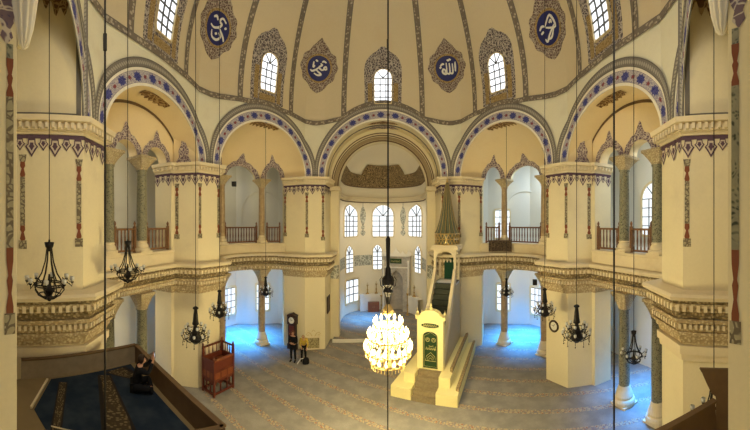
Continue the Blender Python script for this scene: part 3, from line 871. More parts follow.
for s, side in ((-1, 'left'), (1, 'right')):
    a = struct(sweep(path, steps_a, s).build('trim_4', 'carved_cornice'))
    struct(sweep(path, steps_b, s).build('trim_5', 'carved_frieze'))
    for d_, z_, hh, st_ in ((.25, 5.16, .13, .15), (.385, 5.70, .17, .19)):
        q = MB(); op = offs(path, d_)
        for k in range(len(op)-1):
            v_ = op[k+1]-op[k]; ln = v_.length; m = max(1, int(ln/st_)); rz = math.atan2(v_.y, s*v_.x)
            for j in range(m):
                p = op[k]+v_*((j+.5)/m); q.box((s*p.x, p.y, z_), (st_*.5, .10, hh), rz)
        struct(q.build('trim_18', 'cornice_stone'))
    struct(sweep(path, steps_c, s).build('trim_6', 'carved_cornice'))
    struct(sweep(path, steps_e, s).build('trim_15', 'carved_frieze')); struct(sweep(path, steps_d, s).build('trim_16', 'cornice_stone'))
    struct(sweep([(9.6, 5.62), D_N, D_R, D_B], [(0, 4.10), (.06, 4.12), (.08, 4.30), (.13, 4.32), (.14, 4.56), (0, 4.56)], s).build('trim_17', 'cornice_stone'))
    for pp in ([(3.64, 20.6), E0, A_R, A_N], [(9.25, 14.46), C_E, C_R, C_N, (9.62, 11.28), (10.62, 11.2)], [(9.6, 5.62), D_N, D_R, D_B]):
        struct(sweep(pp, [(0, 4.60), (.08, 4.62), (.10, 4.74), (.15, 4.76), (.17, 4.88), (.22, 4.9), (.22, 4.98), (0, 4.98)], s).build('trim_7', 'carved_cornice'))
    # upper cornice on the piers, with a row of blocks
    for pi, pp in enumerate(([(3.64, 20.6), E0, A_R, A_N], [(9.25, 14.46), C_E, C_R, C_N, (9.62, 11.28), (10.62, 11.2)], [(9.6, 5.62), D_N, D_R, D_B])):
        q = sweep(pp, [(0, 10.52), (.05, 10.52), (.07, 10.60), (.16, 10.62), (.18, 10.80), (.30, 10.84), (.33, 10.98), (0, 10.98)], s)
        op = offs(pp, .22)
        for k in range(len(op)-1):
            ln = (op[k+1]-op[k]).length; m = int(ln/.17)
            rz = math.atan2((op[k+1]-op[k]).y, s*(op[k+1]-op[k]).x)
            for j in range(m):
                p = op[k]+(op[k+1]-op[k])*((j+.5)/m); q.box((s*p.x, p.y, 10.72), (.09, .12, .15), rz)
        struct(q.build('trim_8', 'cornice_stone'))
        # painted lambrequin border beneath it
        lp = offs(pp, .022); lay = [MB(), MB(), MB()]
        for k in range(len(lp)-1):
            if pi == 1 and k == 0: continue
            a_, b_ = lp[k], lp[k+1]; d_ = (b_-a_); ln = d_.length; d_ = d_/ln; nrm = Vector((d_.y, -d_.x)); m = max(2, round(ln/.33)); st = ln/m
            def P3(x, z, o): w_ = a_+d_*x+nrm*o; return (s*w_.x, w_.y, z)
            lay[0].add([P3(0, 10.40, .0), P3(ln, 10.40, .0), P3(ln, 10.51, .0), P3(0, 10.51, .0)], [(0, 1, 2, 3)])
            for j in range(m):
                c_ = (j+.5)*st; bg = 1.0 if j % 2 == 0 else .66; h = .50*bg; hw = st*.56*(1.0 if bg == 1 else .8)
                for L_, sc_, o in ((0, 1.0, .0), (1, .74, .006), (2, .44, .012)):
                    zc_ = 10.40-h*.42; f_ = lambda x, z: P3(c_+x*hw*sc_, zc_+(z-zc_)*sc_, o)
                    lay[L_].add([f_(-.55, 10.40), f_(.55, 10.40), f_(.62, 10.40-.30*h), f_(1.0, 10.40-.45*h), f_(.5, 10.40-.72*h), f_(0, 10.40-1.05*h), f_(-.5, 10.40-.72*h), f_(-1.0, 10.40-.45*h), f_(-.62, 10.40-.30*h)], [tuple(range(9))])
        lb = struct(lay[0].build('trim_9', 'lambrequin_dark')); lay[1].build('painted_leaf', 'lambrequin_light', lb); lay[2].build('painted_bud', 'lambrequin_dark', lb)
    # plinth under the gallery columns
    for pp in ([tuple(exa(al)) for al in range(28, 155, 6)], [(9.62, 11.25), (9.62, 5.72)]):
        struct(sweep(pp, [(.22, 6.12), (.22, 6.62), (.26, 6.64), (.26, 6.74), (-.3, 6.74), (-.3, 6.12)], s).build('trim_10', 'cornice_stone'))
    # gallery floor / aisle ceiling, from the colonnade out to the outer wall
    inner = [(3.64, 20.6), (6.4, 19.6)]+[tuple(exa(al, EX_R+.28)) for al in range(30, 151, 8)]+[(9.9, 13.5), (9.95, 11.3), (9.9, 5.7), (9.9, 1.9)]
    outer = [(3.7, 22.9), (6.5, 22.75)]+[None]*len(range(30, 151, 8))+[(13.0, 13.5), (13.0, 11.3), (13.0, 5.7), (13.0, 1.9)]
    corner = [(7.2, 22.75), (8.3, 22.7), (9.0, 22.35), (9.8, 21.95), (10.5, 21.6), (11.3, 21.2), (11.6, 20.5), (11.95, 19.6), (12.3, 18.75), (12.6, 17.9), (13.0, 17.0), (13, 16.2), (13, 15.4), (13, 15.0), (13, 14.6), (13, 14.2)]
    outer = outer[:2]+corner[:len(range(30, 151, 8))]+outer[-4:]
    q = MB()
    q.grid([[(s*i[0], i[1], 5.0) for i in inner], [(s*i[0], i[1], 6.70) for i in inner], [(s*o[0], o[1], 6.70) for o in outer], [(s*o[0], o[1], 5.0) for o in outer], [(s*i[0], i[1], 5.0) for i in inner]])
    struct(q.build('ceiling_%s_aisle' % side, 'pale_plaster'))
    q = MB(); q.grid([[(s*i[0], i[1], 12.9) for i in inner], [(s*o[0], o[1], 12.9) for o in outer]]); struct(q.build('ceiling_%s_gallery' % side, 'pale_plaster'))
    # outer wall
    op = [(3.4, 22.8), (8.3, 22.7), (11.3, 21.2), (13.0, 17.0), (13.0, 1.0)]
    q = MB(); q.grid([[(s*p[0], p[1], z) for p in op] for z in (0, 13)]); q.grid([[(s*9.7, 1.9, z), (s*13.05, 1.9, z)] for z in (0, 13)])
    OW = struct(q.build('wall_%s_outer' % side, 'pale_plaster'))
    def on(p0, p1, s0):
        p0, p1 = Vector(mx(p0, s)), Vector(mx(p1, s)); t_ = (p1-p0).normalized(); n_ = Vector((-t_.y, t_.x))
        if n_.dot(CEN-p0) < 0: n_ = -n_
        return lambda x, z, off=0.0: Vector((p0.x+t_.x*(s0+x)+n_.x*off, p0.y+t_.y*(s0+x)+n_.y*off, z))
    pane_window(on((8.3, 22.7), (11.3, 21.2), 1.22), .95, 1.1, 3.2, 3.15, (3, 4), 'aisle', .14)
    pane_window(on((11.3, 21.2), (13, 17), .75), 1.2, .9, 3.0, 2.95, (3, 4), 'aisle', .14)
    pane_window(on((13, 17), (13, 1), 7.6), 1.6, .9, 3.1, 3.05, (4, 4), 'aisle', .14)
    if s > 0:
        pane_window(on((8.3, 22.7), (11.3, 21.2), 1.15), 1.15, 6.9, 9.15, 9.1, (3, 4), 'gallery', .10)
        pane_window(on((13, 17), (13, 1), 6.9), 1.9, 7.4, 10.3, 9.4, (4, 4), 'gallery', .12)
    else:
        pane_window(on((11.3, 21.2), (13, 17), 2.4), 1.0, 7.2, 9.4, 9.0, (3, 4), 'gallery', .10)
    # arch recess on the gallery's outer wall
    q = MB(); fr = on((8.3, 22.7), (11.3, 21.2), 1.3 if s < 0 else 3.0); o_, c_ = arch_outline(3.2, 6.75, 10.6, 9.0)
    star(q, fr, [(x*1.07, c_[1]+(z-c_[1])*1.05) for x, z in o_], c_, .12, 0, 2, hole=o_); struct(q.build('trim_11', 'pale_plaster'))
    # flat ceiling over the near bay
    q = MB(); q.prism([mx(p, s) for p in (W_R[s], D_R, (9.7, 4.9), (9.7, -.4), (7.2, -.4))], 14.7, 14.9); struct(q.build('ceiling_%s_near_bay' % side, 'dome_plaster'))
# ------------------------------------------------------------------ painted half columns on the pier edges
def painted(pier, a, b, at, s, z0, z1, wd=.20):
    a, b = Vector(mx(a, s)), Vector(mx(b, s)); t_ = (b-a).normalized(); n_ = Vector((-t_.y, t_.x))
    if n_.dot(CEN-a) < 0: n_ = -n_
    c = a+t_*at; par = bpy.data.objects[pier]; H = z1-z0
    def strip(prof, mat, name, off):
        q = MB(); q.grid([[(c.x-t_.x*w_+n_.x*off, c.y-t_.y*w_+n_.y*off, z), (c.x+t_.x*w_+n_.x*off, c.y+t_.y*w_+n_.y*off, z)] for z, w_ in prof])
        q.build(name, mat, par)
    h = wd/2; v = .42
    strip([(z0, h*1.35), (z0+.24, h*1.35)], 'painted_shaft', 'painted_base', .012)
    for zb in (z0+.24, z1-.2-v):
        strip([(zb, h*.7), (zb+v*.15, h*.9), (zb+v*.45, h*.5), (zb+v*.55, h*.4), (zb+v*.7, h*.85), (zb+v, h*.75)], 'oxide_red', 'painted_vase', .012)
    strip([(z0+.24+v, h*.8), (z1-.2-v, h*.8)], 'painted_shaft', 'painted_shaft', .012)
    strip([(z1-.2, h*.9), (z1, h*1.3)], 'painted_shaft', 'painted_capital', .012)
for s, side in ((-1, 'left'), (1, 'right')):
    A_, C_, D_ = ('wall_%s_%s_pier' % (side, k) for k in ('apse', 'middle', 'near'))
    painted(A_, A_R, E0, .12, s, 7.15, 10.0); painted(A_, A_R, E0, 1.16, s, 6.95, 10.0); painted(A_, A_R, A_N, 1.45, s, 7.2, 10.0)
    painted(C_, C_R, C_E, .10, s, 7.3, 10.0); painted(C_, C_R, C_E, 1.30, s, 7.3, 10.0); painted(C_, C_R, C_N, 1.08, s, 7.25, 10.0)
    painted(D_, D_R, D_B, .12, s, 7.35, 9.85, .17); painted(D_, D_R, D_B, 1.72 if s < 0 else 1.55, s, 7.3, 9.95, .17)
    # framed panel above the cornice of the near pier
    a, b = Vector(mx(D_R, s)), Vector(mx(D_B, s)); t_ = (b-a).normalized(); n_ = Vector((-t_.y, t_.x))
    if n_.dot(CEN-a) < 0: n_ = -n_
    fr = lambda x, z, off: (a.x+t_.x*x+n_.x*off, a.y+t_.y*x+n_.y*off, z)
    q = MB()
    for x0, x1, z0, z1 in ((.06, .20, 11.1, 14.7), (.06, 2.5, 11.0, 11.14)):
        q.add([fr(x0, z0, .015), fr(x1, z0, .015), fr(x1, z1, .015), fr(x0, z1, .015)], [(0, 1, 2, 3)])
    q.build('panel_line', 'grey_line', bpy.data.objects[D_])
    q = MB(); q.grid([[fr(-.14, 11, .02), fr(.03, 11, .02)], [fr(-.14, 14.6, .02), fr(.03, 14.6, .02)]], [[(0, 0), (0, 1)], [(3.6, 0), (3.6, 1)]])
    q.build('edge_band', 'bead_band', bpy.data.objects[D_])
    q = MB(); rows = []
    for k in range(25):
        x = .25+1.15*k/24; dz = .38+.16*cos(k*1.1)+.25*math.exp(-((k-9)/5)**2); rows.append([fr(x, 14.6-dz, .02), fr(x, 14.7, .02)])
    q.grid(rows); q.build('panel_fringe', 'damask_brown', bpy.data.objects[D_])
    # the gallery jamb beside the camera: painted column, arabesque and plaster corbel
    w0 = W_0[s]; J = bpy.data.objects['wall_%s_gallery_jamb' % side]
    jx = s*(w0[0]-.006)
    def jstrip(prof, mat, name, yc):
        q = MB(); q.grid([[(jx, yc-w_, z), (jx, yc+w_, z)] for z, w_ in prof]); q.build(name, mat, J)
    yc = w0[1]-.085; k_ = .045
    jstrip([(7.72, k_), (9.5, k_)], 'green_marble' if s > 0 else 'painted_shaft', 'painted_shaft', yc)
    for zb, zt in ((6.95, 7.72), (9.5, 9.95)):
        hh = zt-zb; jstrip([(zb, k_), (zb+hh*.1, k_), (zb+hh*.3, k_*.45), (zb+hh*.5, k_*.85), (zb+hh*.58, k_*.5), (zb+hh*.8, k_*.95), (zt, k_)], 'oxide_red', 'painted_vase', yc)
    jstrip([(6.70, k_*1.5), (6.95, k_*1.5)], 'painted_shaft', 'painted_base', yc)
    jstrip([(9.95, k_*.9), (10.12, k_*.9)], 'green_marble', 'painted_capital', yc)
    jstrip([(10.12, .01), (10.2, .08), (10.3, .05), (10.4, .10), (10.75, .16)], 'damask_lilac', 'arabesque_corner', yc-.04)
    q = MB(); rows = []
    for r_, z in ((.01, -.34), (.07, -.30), (.12, -.1), (.15, .12), (.19, .4), (.22, .7)):
        rows.append([(s*(w0[0]+.06)+r_*(1+.14*cos(11*2*PI*k/66))*cos(2*PI*k/66), w0[1]+.10+r_*(1+.14*cos(11*2*PI*k/66))*sin(2*PI*k/66), 10.47+z) for k in range(66)])
    q.grid(rows, closed=True)
    struct(q.build('trim_12', 'white_marble', smooth=True))

# ------------------------------------------------------------------ columns
def column(x, y, z0, z1, r, rb, hb, hc, wc, mat, label, rz=0.0, group=None):
    t = thing('marble_column', label, 'column', (x, y, z0), rz, group)
    q = MB(); q.box((0, 0, .04), (rb*1.8, rb*1.8, .08)); q.lathe([(rb*.98, .04), (rb, .1), (rb*1.03, .1+hb*.12), (rb*.96, .1+hb*.24), (rb*.80, .1+hb*.3), (rb*.84, .1+hb*.42), (rb*.74, .1+hb*.6), (rb*.62, .1+hb*.78), (r*1.12, .1+hb*.9), (r, hb+.1)], seg=24)
    q.build('base', 'cornice_stone', t, False)
    H = z1-z0; zc = H-hc
    q = MB(); q.lathe([(r*1.0, hb+.1), (r*1.02, H*.4), (r*.92, zc-.08), (r*1.08, zc-.05), (r*1.08, zc)], seg=24); q.build('shaft', mat, t, True)
    q = MB(); rows = []
    for k in range(9):
        f = k/8; rr = r*1.02+(wc/2-r*1.02)*f**1.15; row = []
        for j in range(32):
            a = 2*PI*j/32; c, s_ = cos(a), sin(a); sq = 1/max(abs(c), abs(s_)); m = 1+(sq-1)*f*.95
            fl = 1+.05*sin(8*a)*sin(PI*f)
            row.append((rr*m*c*fl, rr*m*s_*fl, zc+(hc-.12)*f))
        rows.append(row)
    q.grid(rows, closed=True); q.box((0, 0, H-.06), (wc*1.06, wc*1.06, .12)); q.build('capital', 'carved_capital', t)
    return t
for s, side in ((-1, 'left'), (1, 'right')):
    for al, wh in ((60, 'nearer the apse'), (120, 'farther from the apse')):
        p = exa(al); rz = math.atan2(EX_N.y, s*EX_N.x)
        column(s*p.x, p.y, 0, 4.98, .235, .46, .75, .75, .82, 'tan_marble', 'tan marble column with bell base standing on blue carpet, %s curved bay, %s' % (side, wh), rz, 'ground floor columns')
        column(s*p.x, p.y, 6.74, ZS, .20, .34, .42, .55, .84, 'tan_marble', 'tan veined marble gallery column beside wooden balustrade, %s curved bay, %s' % (side, wh), rz, 'gallery columns')
    for y, wh in ((9.3, 'far one of its pair'), (7.44, 'near one of its pair')):
        column(s*9.66, y, 0, 4.98, .25, .48, .75, .75, .84, 'green_marble', 'mottled green marble column with pale base on the ground floor, %s straight bay, %s' % (side, wh), 0, 'ground floor columns')
        column(s*9.66, y, 6.74, ZS, .23, .38, .42, .58, .90, 'green_marble', 'mottled dark green marble gallery column, %s straight bay, %s' % (side, wh), 0, 'gallery columns')

# ------------------------------------------------------------------ wooden balustrades between the gallery columns
_bal = MB(); _bal.lathe([(.036, 0), (.036, .12), (.026, .16), (.042, .38), (.030, .62), (.030, .70), (.036, .74), (.036, .86)], (0, 0, 0), 8)
BAL = {}
def balustrade(p, r, z, mat, label):
    p, r = Vector(p), Vector(r); ln = (r-p).length; rz = math.atan2((r-p).y, (r-p).x)
    t = thing('wooden_balustrade', label, 'balustrade', (p.x, p.y, z), rz, 'gallery balustrades')
    q = MB(); q.box((ln/2, 0, 1.03), (ln, .10, .09)); q.build('top_rail', mat, t)
    q = MB(); q.box((ln/2, 0, .10), (ln, .09, .09)); q.build('bottom_rail', mat, t)
    for x in (.05, ln-.05):
        q = MB(); q.box((x, 0, .58), (.11, .11, 1.16)); q.lathe([(.03, 1.16), (.05, 1.22), (.06, 1.28), (.03, 1.36), (.0, 1.40)], (x, 0, 0), 8); q.build('post', mat, t)
    m = max(4, int((ln-.2)/.20))
    if mat not in BAL: BAL[mat] = _bal.mesh('baluster', mat, True)
    for k in range(m):
        o = bpy.data.objects.new('baluster', BAL[mat]); COL.objects.link(o); o.parent = t; o.location = (.1+(ln-.2)*(k+.5)/m, 0, .135)
for s, side in ((-1, 'left'), (1, 'right')):
    mt = 'dark_rail'
    def E_(al): p = exa(al, EX_R+.02); return (s*p.x, p.y)
    balustrade(E_(66), E_(114), 6.74, mt, 'dark wooden balustrade between the two tan columns of the %s curved gallery bay' % side)
    balustrade(E_(36), E_(54), 6.74, mt, 'dark wooden balustrade next to the apse pier in the %s curved gallery bay' % side)
    balustrade(E_(126), E_(148), 6.74, mt, 'dark wooden balustrade next to the middle pier in the %s curved gallery bay' % side)
    balustrade((s*9.72, 11.18), (s*9.72, 9.62), 6.74, 'oak_rail', 'reddish wooden balustrade next to the middle pier, %s straight gallery bay' % side)
    balustrade((s*9.72, 8.98), (s*9.72, 7.76), 6.74, 'oak_rail', 'reddish wooden balustrade between the two green columns, %s straight gallery bay' % side)

# carved dark panel hung on the right exedra's plinth
q = MB(); rows = []
for al in range(37, 76, 3):
    a_, b_ = exa(al, EX_R-.60), exa(al, EX_R-.68)
    rows.append([(a_.x, a_.y, 6.22), (b_.x, b_.y, 6.22), (b_.x, b_.y, 6.95), (a_.x, a_.y, 6.95)])
q.grid(rows, closed=True); tag(q.build('carved_panel', 'carved_panel'), 'dark carved wooden panel on the ledge below the right gallery balustrade', 'panel')

# ------------------------------------------------------------------ mihrab and apse furniture
t = thing('mihrab_niche', 'white marble prayer niche with carved crest against the apse wall', 'mihrab', (1.22, 27.15, .16), R(-16))
q = MB(); q.prism_xz([(-1.28, 0), (-.62, 0), (-.62, 2.9), (-.45, 3.35), (0, 3.7), (.45, 3.35), (.62, 2.9), (.62, 0), (1.28, 0), (1.28, 5.0), (-1.28, 5.0)], -.24, .10); q.build('surround', 'grey_marble', t)
q = MB(); rows = []
for k in range(11):
    a = PI*k/10; rows.append([(.62*cos(a), .05+.45*sin(a), 0), (.62*cos(a), .05+.45*sin(a), 2.8), (.30*cos(a), .05+.25*sin(a), 3.4), (0, .05, 3.7)])
q.grid(rows); q.build('niche', 'grey_marble', t, True)
q = MB(); q.box((0, -.28, 4.52), (1.05, .06, .42)); q.build('inscription_plate', 'green_door', t)
q = MB(); random.seed(4)
for k in range(7): q.tube([(-.42+.12*k, -.32, 4.40), (-.40+.12*k, -.32, 4.60), (-.33+.12*k, -.32, 4.45)], .014, 4)
q.build('gold_lettering', 'gold_letters', t)
for x in (-1.14, 1.14):
    q = MB(); q.lathe([(.12, 0), (.12, .25), (.075, .35), (.07, 4.2), (.11, 4.4), (.12, 4.6)], (x, -.30, 0), 10); q.build('colonnette', 'white_marble', t, True)
q = MB()
for x, h, r in ((-1.15, .45, .22), (-.6, .35, .26), (0, .62, .34), (.6, .35, .26), (1.15, .45, .22)):
    q.prism_xz([(x-r, 5.0), (x+r, 5.0), (x+r*1.05, 5.0+h*.35), (x+r*.55, 5.0+h*.6), (x+r*.2, 5.0+h*.85), (x, 5.0+h*1.2), (x-r*.2, 5.0+h*.85), (x-r*.55, 5.0+h*.6), (x-r*1.05, 5.0+h*.35)], -.14, .02)
q.build('crest', 'white_marble', t)
q = MB(); q.box((0, -.30, 3.95), (2.3, .08, .10)); q.box((0, -.30, 5.0), (2.56, .16, .12)); q.build('moulding', 'white_marble', t)
q = MB()
for a in (5, 15, 25, 35, 43): pass
ang = [-44, -34, -22, -12, -4]
q.grid([[(2.95*sin(R(a)), 24.6+2.95*cos(R(a)), z) for a in ang] for z in (.16, 1.62)]+[[(3.36*sin(R(a)), 24.6+3.36*cos(R(a)), 1.62) for a in ang]])
struct(q.build('trim_13', 'white_marble'))
q = MB(); ang = [48, 58, 70, 82]
q.grid([[(2.95*sin(R(a)), 24.6+2.95*cos(R(a)), z) for a in ang] for z in (.16, 1.62)]+[[(3.36*sin(R(a)), 24.6+3.36*cos(R(a)), 1.62) for a in ang]]); struct(q.build('trim_14', 'white_marble'))
def candlestick(x, y, z, h, label):
    t = thing('candlestick', label, 'candlestick', (x, y, z), 0, 'apse candlesticks')
    q = MB(); q.lathe([(.17, 0), (.16, .05), (.06, .12), (.04, .3*h), (.075, .36*h), (.035, .44*h), (.04, .72*h), (.11, .78*h), (.11, .81*h), (.0, .81*h)], seg=12); q.build('holder', 'brass', t, True)
    q = MB(); q.lathe([(.05, .81*h), (.05, h), (0, h)], seg=10); q.build('candle', 'beige_trim', t)
candlestick(-1.42, 27.42, 1.62, 1.0, 'brass candlestick on the left marble ledge, nearer the square window')
candlestick(-.62, 27.58, 1.62, 1.1, 'brass candlestick on the left marble ledge, nearer the mihrab')
candlestick(2.10, 25.75, .16, 2.3, 'tall floor candlestick at the right side of the mihrab')
candlestick(-.15, 26.3, .16, 2.0, 'tall floor candlestick at the left side of the mihrab')
candlestick(2.72, 26.2, 1.62, 1.0, 'brass candlestick on the right marble ledge')
t = thing('book_cabinet', 'low brown wooden book cabinet below the left marble ledge', 'cabinet', (-.85, 26.9, .16), R(8))
q = MB(); q.box((0, 0, .42), (1.0, .4, .84)); q.build('body', 'mahogany_panel', t)
for x in (-.25, .25):
    q = MB(); q.box((x, -.215, .42), (.44, .03, .7)); d = q.build('door', 'mahogany_panel', t); q = MB(); q.ball((x*.3, -.24, .45), .03); q.build('knob', 'brass', d)

# ------------------------------------------------------------------ minbar
t = thing('marble_minbar', 'pale marble pulpit with stair, green gate and conical tower beside the right apse pier', 'minbar', (1.78, 13.3, 0), R(-25))
q = MB(); q.prism([(-1.57, 0), (-.58, 0), (-.58, 1.2), (.58, 1.2), (.58, 0), (1.57, 0), (1.57, 6.15), (.7, 5.7), (-.7, 5.6), (-1.57, 4.3)], 0, .50)
q.build('plinth', 'lit_gate_marble', t)
q = MB(); q.prism([(-1.12, .55), (-.58, .55), (-.58, 1.2), (.58, 1.2), (.58, .55), (1.12, .55), (1.12, 6.0), (.7, 5.6), (-.7, 5.6), (-1.12, 4.2)], .50, .95); q.build('upper_plinth', 'lit_gate_marble', t)
q = MB(); q.prism([(.98, 1.2), (1.12, 1.1), (1.12, 6.0), (.98, 5.9)], .95, 1.12); q.prism([(1.42, .4), (1.57, .35), (1.57, 6.1), (1.42, 6.0)], .50, .62); q.build('plinth_kerb', 'gilt_border', t)
for k in range(5):
    q = MB(); q.box((0, .12+.24*k, .095*(2*k+1)/2+.0), (1.12, .26, .19*(k+1)*.98)); o = q.build('step', 'step_carpet', t)
    o.location = (0, 0, 0)
    me = o.data
    for v_ in me.vertices: v_.co.z = 0 if v_.co.z < (.095*(2*k+1)/2) else .185*(k+1)
# gate
q = MB(); W2 = .66
out = [(-W2, .95), (-.38, .95), (-.38, 2.52)]+[(.38*cos(PI-PI*k/10), 2.52+.26*sin(PI*k/10)) for k in range(1, 10)]+[(.38, 2.52), (.38, .95), (W2, .95), (W2, 3.36), (-W2, 3.36)]
q.prism_xz(out, 1.16, 1.50); q.build('gate_frame', 'lit_gate_marble', t)
q = MB(); cr = [(-.74, 3.34), (.74, 3.34), (.74, 3.58), (.66, 3.48), (.55, 3.58)]+[(.50*cos(PI*k/14), 3.52+.30*sin(PI*k/14)) for k in range(15)]+[(-.55, 3.58), (-.66, 3.48), (-.74, 3.58)]
q.prism_xz(cr, 1.14, 1.52)
for k in range(7):
    a = PI*(k+.0)/6; q.ball((.52*cos(a), 1.33, 3.52+.32*sin(a)), .055, 8, 5)
q.lathe([(.07, 0), (.09, .08), (.03, .16), (.06, .22), (0, .34)], (0, 1.33, 3.80), 8)
for x in (-.70, .70): q.lathe([(.05, 0), (.07, .07), (.02, .14), (0, .26)], (x, 1.33, 3.58), 8)
q.build('gate_crest', 'lit_gate_marble', t)
q = MB(); q.prism_xz([(.42*cos(2*PI*k/20)*(1.1 if k % 2 else 1), 3.08+.11*sin(2*PI*k/20)) for k in range(20)], 1.13, 1.17); pl = q.build('gate_plaque', 'green_door', t)
q = MB()
for k in range(8): q.tube([(-.34+.09*k, 1.12, 3.03), (-.31+.09*k, 1.12, 3.14), (-.27+.09*k, 1.12, 3.06)], .014, 4)
q.build('plaque_lettering', 'gold_letters', pl)
q = MB(); q.prism_xz([(-.38, .97), (.38, .97), (.38, 2.52)]+[(.38*cos(PI*k/10), 2.52+.26*sin(PI*k/10)) for k in range(1, 10)]+[(-.38, 2.52)], 1.26, 1.32); dr = q.build('gate_door', 'green_door', t)
q = MB()
for cx in (-.15, .15):
    q.tube([(cx+.10*cos(2*PI*k/14), 1.25, 2.35+.09*sin(2*PI*k/14)) for k in range(15)], .014, 4)
    q.tube([(cx-.05, 1.25, 2.32), (cx, 1.25, 2.40), (cx+.05, 1.25, 2.32)], .014, 4)
for k in range(6): q.tube([(-.24+.085*k, 1.25, 1.86), (-.22+.085*k, 1.25, 2.00-.03*(k % 2)), (-.17+.085*k, 1.25, 1.88)], .016, 4)
q.tube([(-.10, 1.25, 2.06), (.02, 1.25, 2.03), (.14, 1.25, 2.07)], .014, 4); q.tube([(.22, 1.25, 1.84), (.24, 1.25, 2.05)], .016, 4)
for r_ in (.26, .18, .10): q.tube([(-r_, 1.25, 1.32), (-r_*.8, 1.25, 1.32+r_*.9), (0, 1.25, 1.32+r_*1.6), (r_*.8, 1.25, 1.32+r_*.9), (r_, 1.25, 1.32), (-r_, 1.25, 1.32)], .013, 4)
q.tube([(-.33, 1.25, 1.05), (.33, 1.25, 1.05), (.33, 1.25, 2.52), (0, 1.25, 2.72), (-.33, 1.25, 2.52), (-.33, 1.25, 1.05)], .010, 4)
q.build('door_lettering', 'gold_letters', dr)
# stair flight between side walls
Y0_, Y1_, Z1_ = 1.5, 4.25, 4.55
for x, nm in ((-.66, 0), (.52, 1)):
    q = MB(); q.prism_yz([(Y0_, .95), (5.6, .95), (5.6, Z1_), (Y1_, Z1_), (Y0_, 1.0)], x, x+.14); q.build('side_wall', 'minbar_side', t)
    q = MB(); q.prism_yz([(Y0_, 1.0), (Y1_, Z1_), (Y1_, Z1_+.80), (Y0_+.05, 1.9)], x+.02, x+.12); q.build('banister', 'cornice_stone', t)
    q = MB(); q.beam((x+.07, Y0_+.05, 1.92), (x+.07, Y1_, Z1_+.82), .17, .07); q.build('handrail', 'cornice_stone', t)
q = MB()
for k in range(13):
    f0 = k/13; y = Y0_+(Y1_-Y0_)*f0; z = 1.0+(Z1_-1.0)*(k+1)/13; q.box((0, y+.13, z-.35), (1.04, .27, .70))
q.build('stair', 'stair_carpet', t)
q = MB(); q.box((0, 4.92, Z1_-.06), (1.32, 1.36, .12)); q.build('landing', 'white_marble', t)
q = MB()
for x in (-.60, .60):
    for y in (4.32, 5.52): q.box((x, y, 5.55), (.13, .13, 2.0))
q.build('kiosk_post', 'cornice_stone', t)
q = MB()
for y in (4.26, 5.46):
    pts = [(-.66, 6.5), (-.66, 5.9), (-.53, 5.9)]+[(-.53*cos(PI*k/12), 5.95+.45*sin(PI*k/12)) for k in range(13)]+[(.53, 5.9), (.66, 5.9), (.66, 6.5)]
    q.prism_xz(pts, y, y+.12)
for x in (-.66, .54):
    pts = [(4.26, 6.5), (4.26, 5.9), (4.39, 5.9)]+[(4.92-.53*cos(PI*k/12), 5.95+.45*sin(PI*k/12)) for k in range(13)]+[(5.45, 5.9), (5.58, 5.9), (5.58, 6.5)]
    q.prism_yz(pts, x, x+.12)
q.build('kiosk_arch', 'cornice_stone', t)
q = MB(); q.box((0, 4.92, 6.57), (1.62, 1.62, .16)); q.box((0, 4.92, 6.70), (1.5, 1.5, .12)); q.build('kiosk_roof', 'cornice_stone', t)
q = MB(); q.box((0, 5.50, 5.35), (.62, .06, 1.55)); q.build('curtain', 'green_curtain', t)
# lattice drum and fluted cone
q = MB(); NS = 8; DR = .74
for k in range(20):
    a = 2*PI*k/20; b_ = 2*PI*(k+1)/20
    for sg in (1, -1):
        q.beam((DR*cos(a), 4.92+DR*sin(a), 6.78 if sg > 0 else 7.4), (DR*cos(b_), 4.92+DR*sin(b_), 7.4 if sg > 0 else 6.78), .035, .035)
for z in (6.78, 7.1, 7.42): q.tube([(DR*cos(2*PI*k/24), 4.92+DR*sin(2*PI*k/24), z) for k in range(25)], .035, 5)
q.build('lattice_drum', 'gilt', t)
q = MB(); q.lathe([(DR-.05, 6.76), (DR-.05, 7.44)], (0, 4.92, 0), 24); q.build('drum_core', 'green_lead', t)
q = MB(); rows = []
cp = [(7.44, .72), (7.7, .60), (8.3, .43), (9.2, .27), (10.0, .15), (10.45, .09), (10.55, .03)]
for z, r_ in cp: rows.append([((r_*(1+.07*(1 if k % 4 in (0, 1) else -1)))*cos(2*PI*k/64), 4.92+(r_*(1+.07*(1 if k % 4 in (0, 1) else -1)))*sin(2*PI*k/64), z) for k in range(64)])
q.grid(rows, closed=True); q.build('tower_cone', 'green_lead', t)
q = MB()
for k in range(16):
    a = 2*PI*(k+.375-.25)/16*1.0; q.tube([(r_*1.07*cos(a), 4.92+r_*1.07*sin(a), z) for z, r_ in cp[:6]], [.022, .02, .02, .016, .012, .008], 4)
q.build('tower_ribs', 'gilt', t)
q = MB(); q.lathe([(.05, 0), (.09, .08), (.03, .16), (.05, .22), (.015, .28), (.0, .46)], (0, 4.92, 10.48), 10); q.build('finial', 'gilt', t, True)

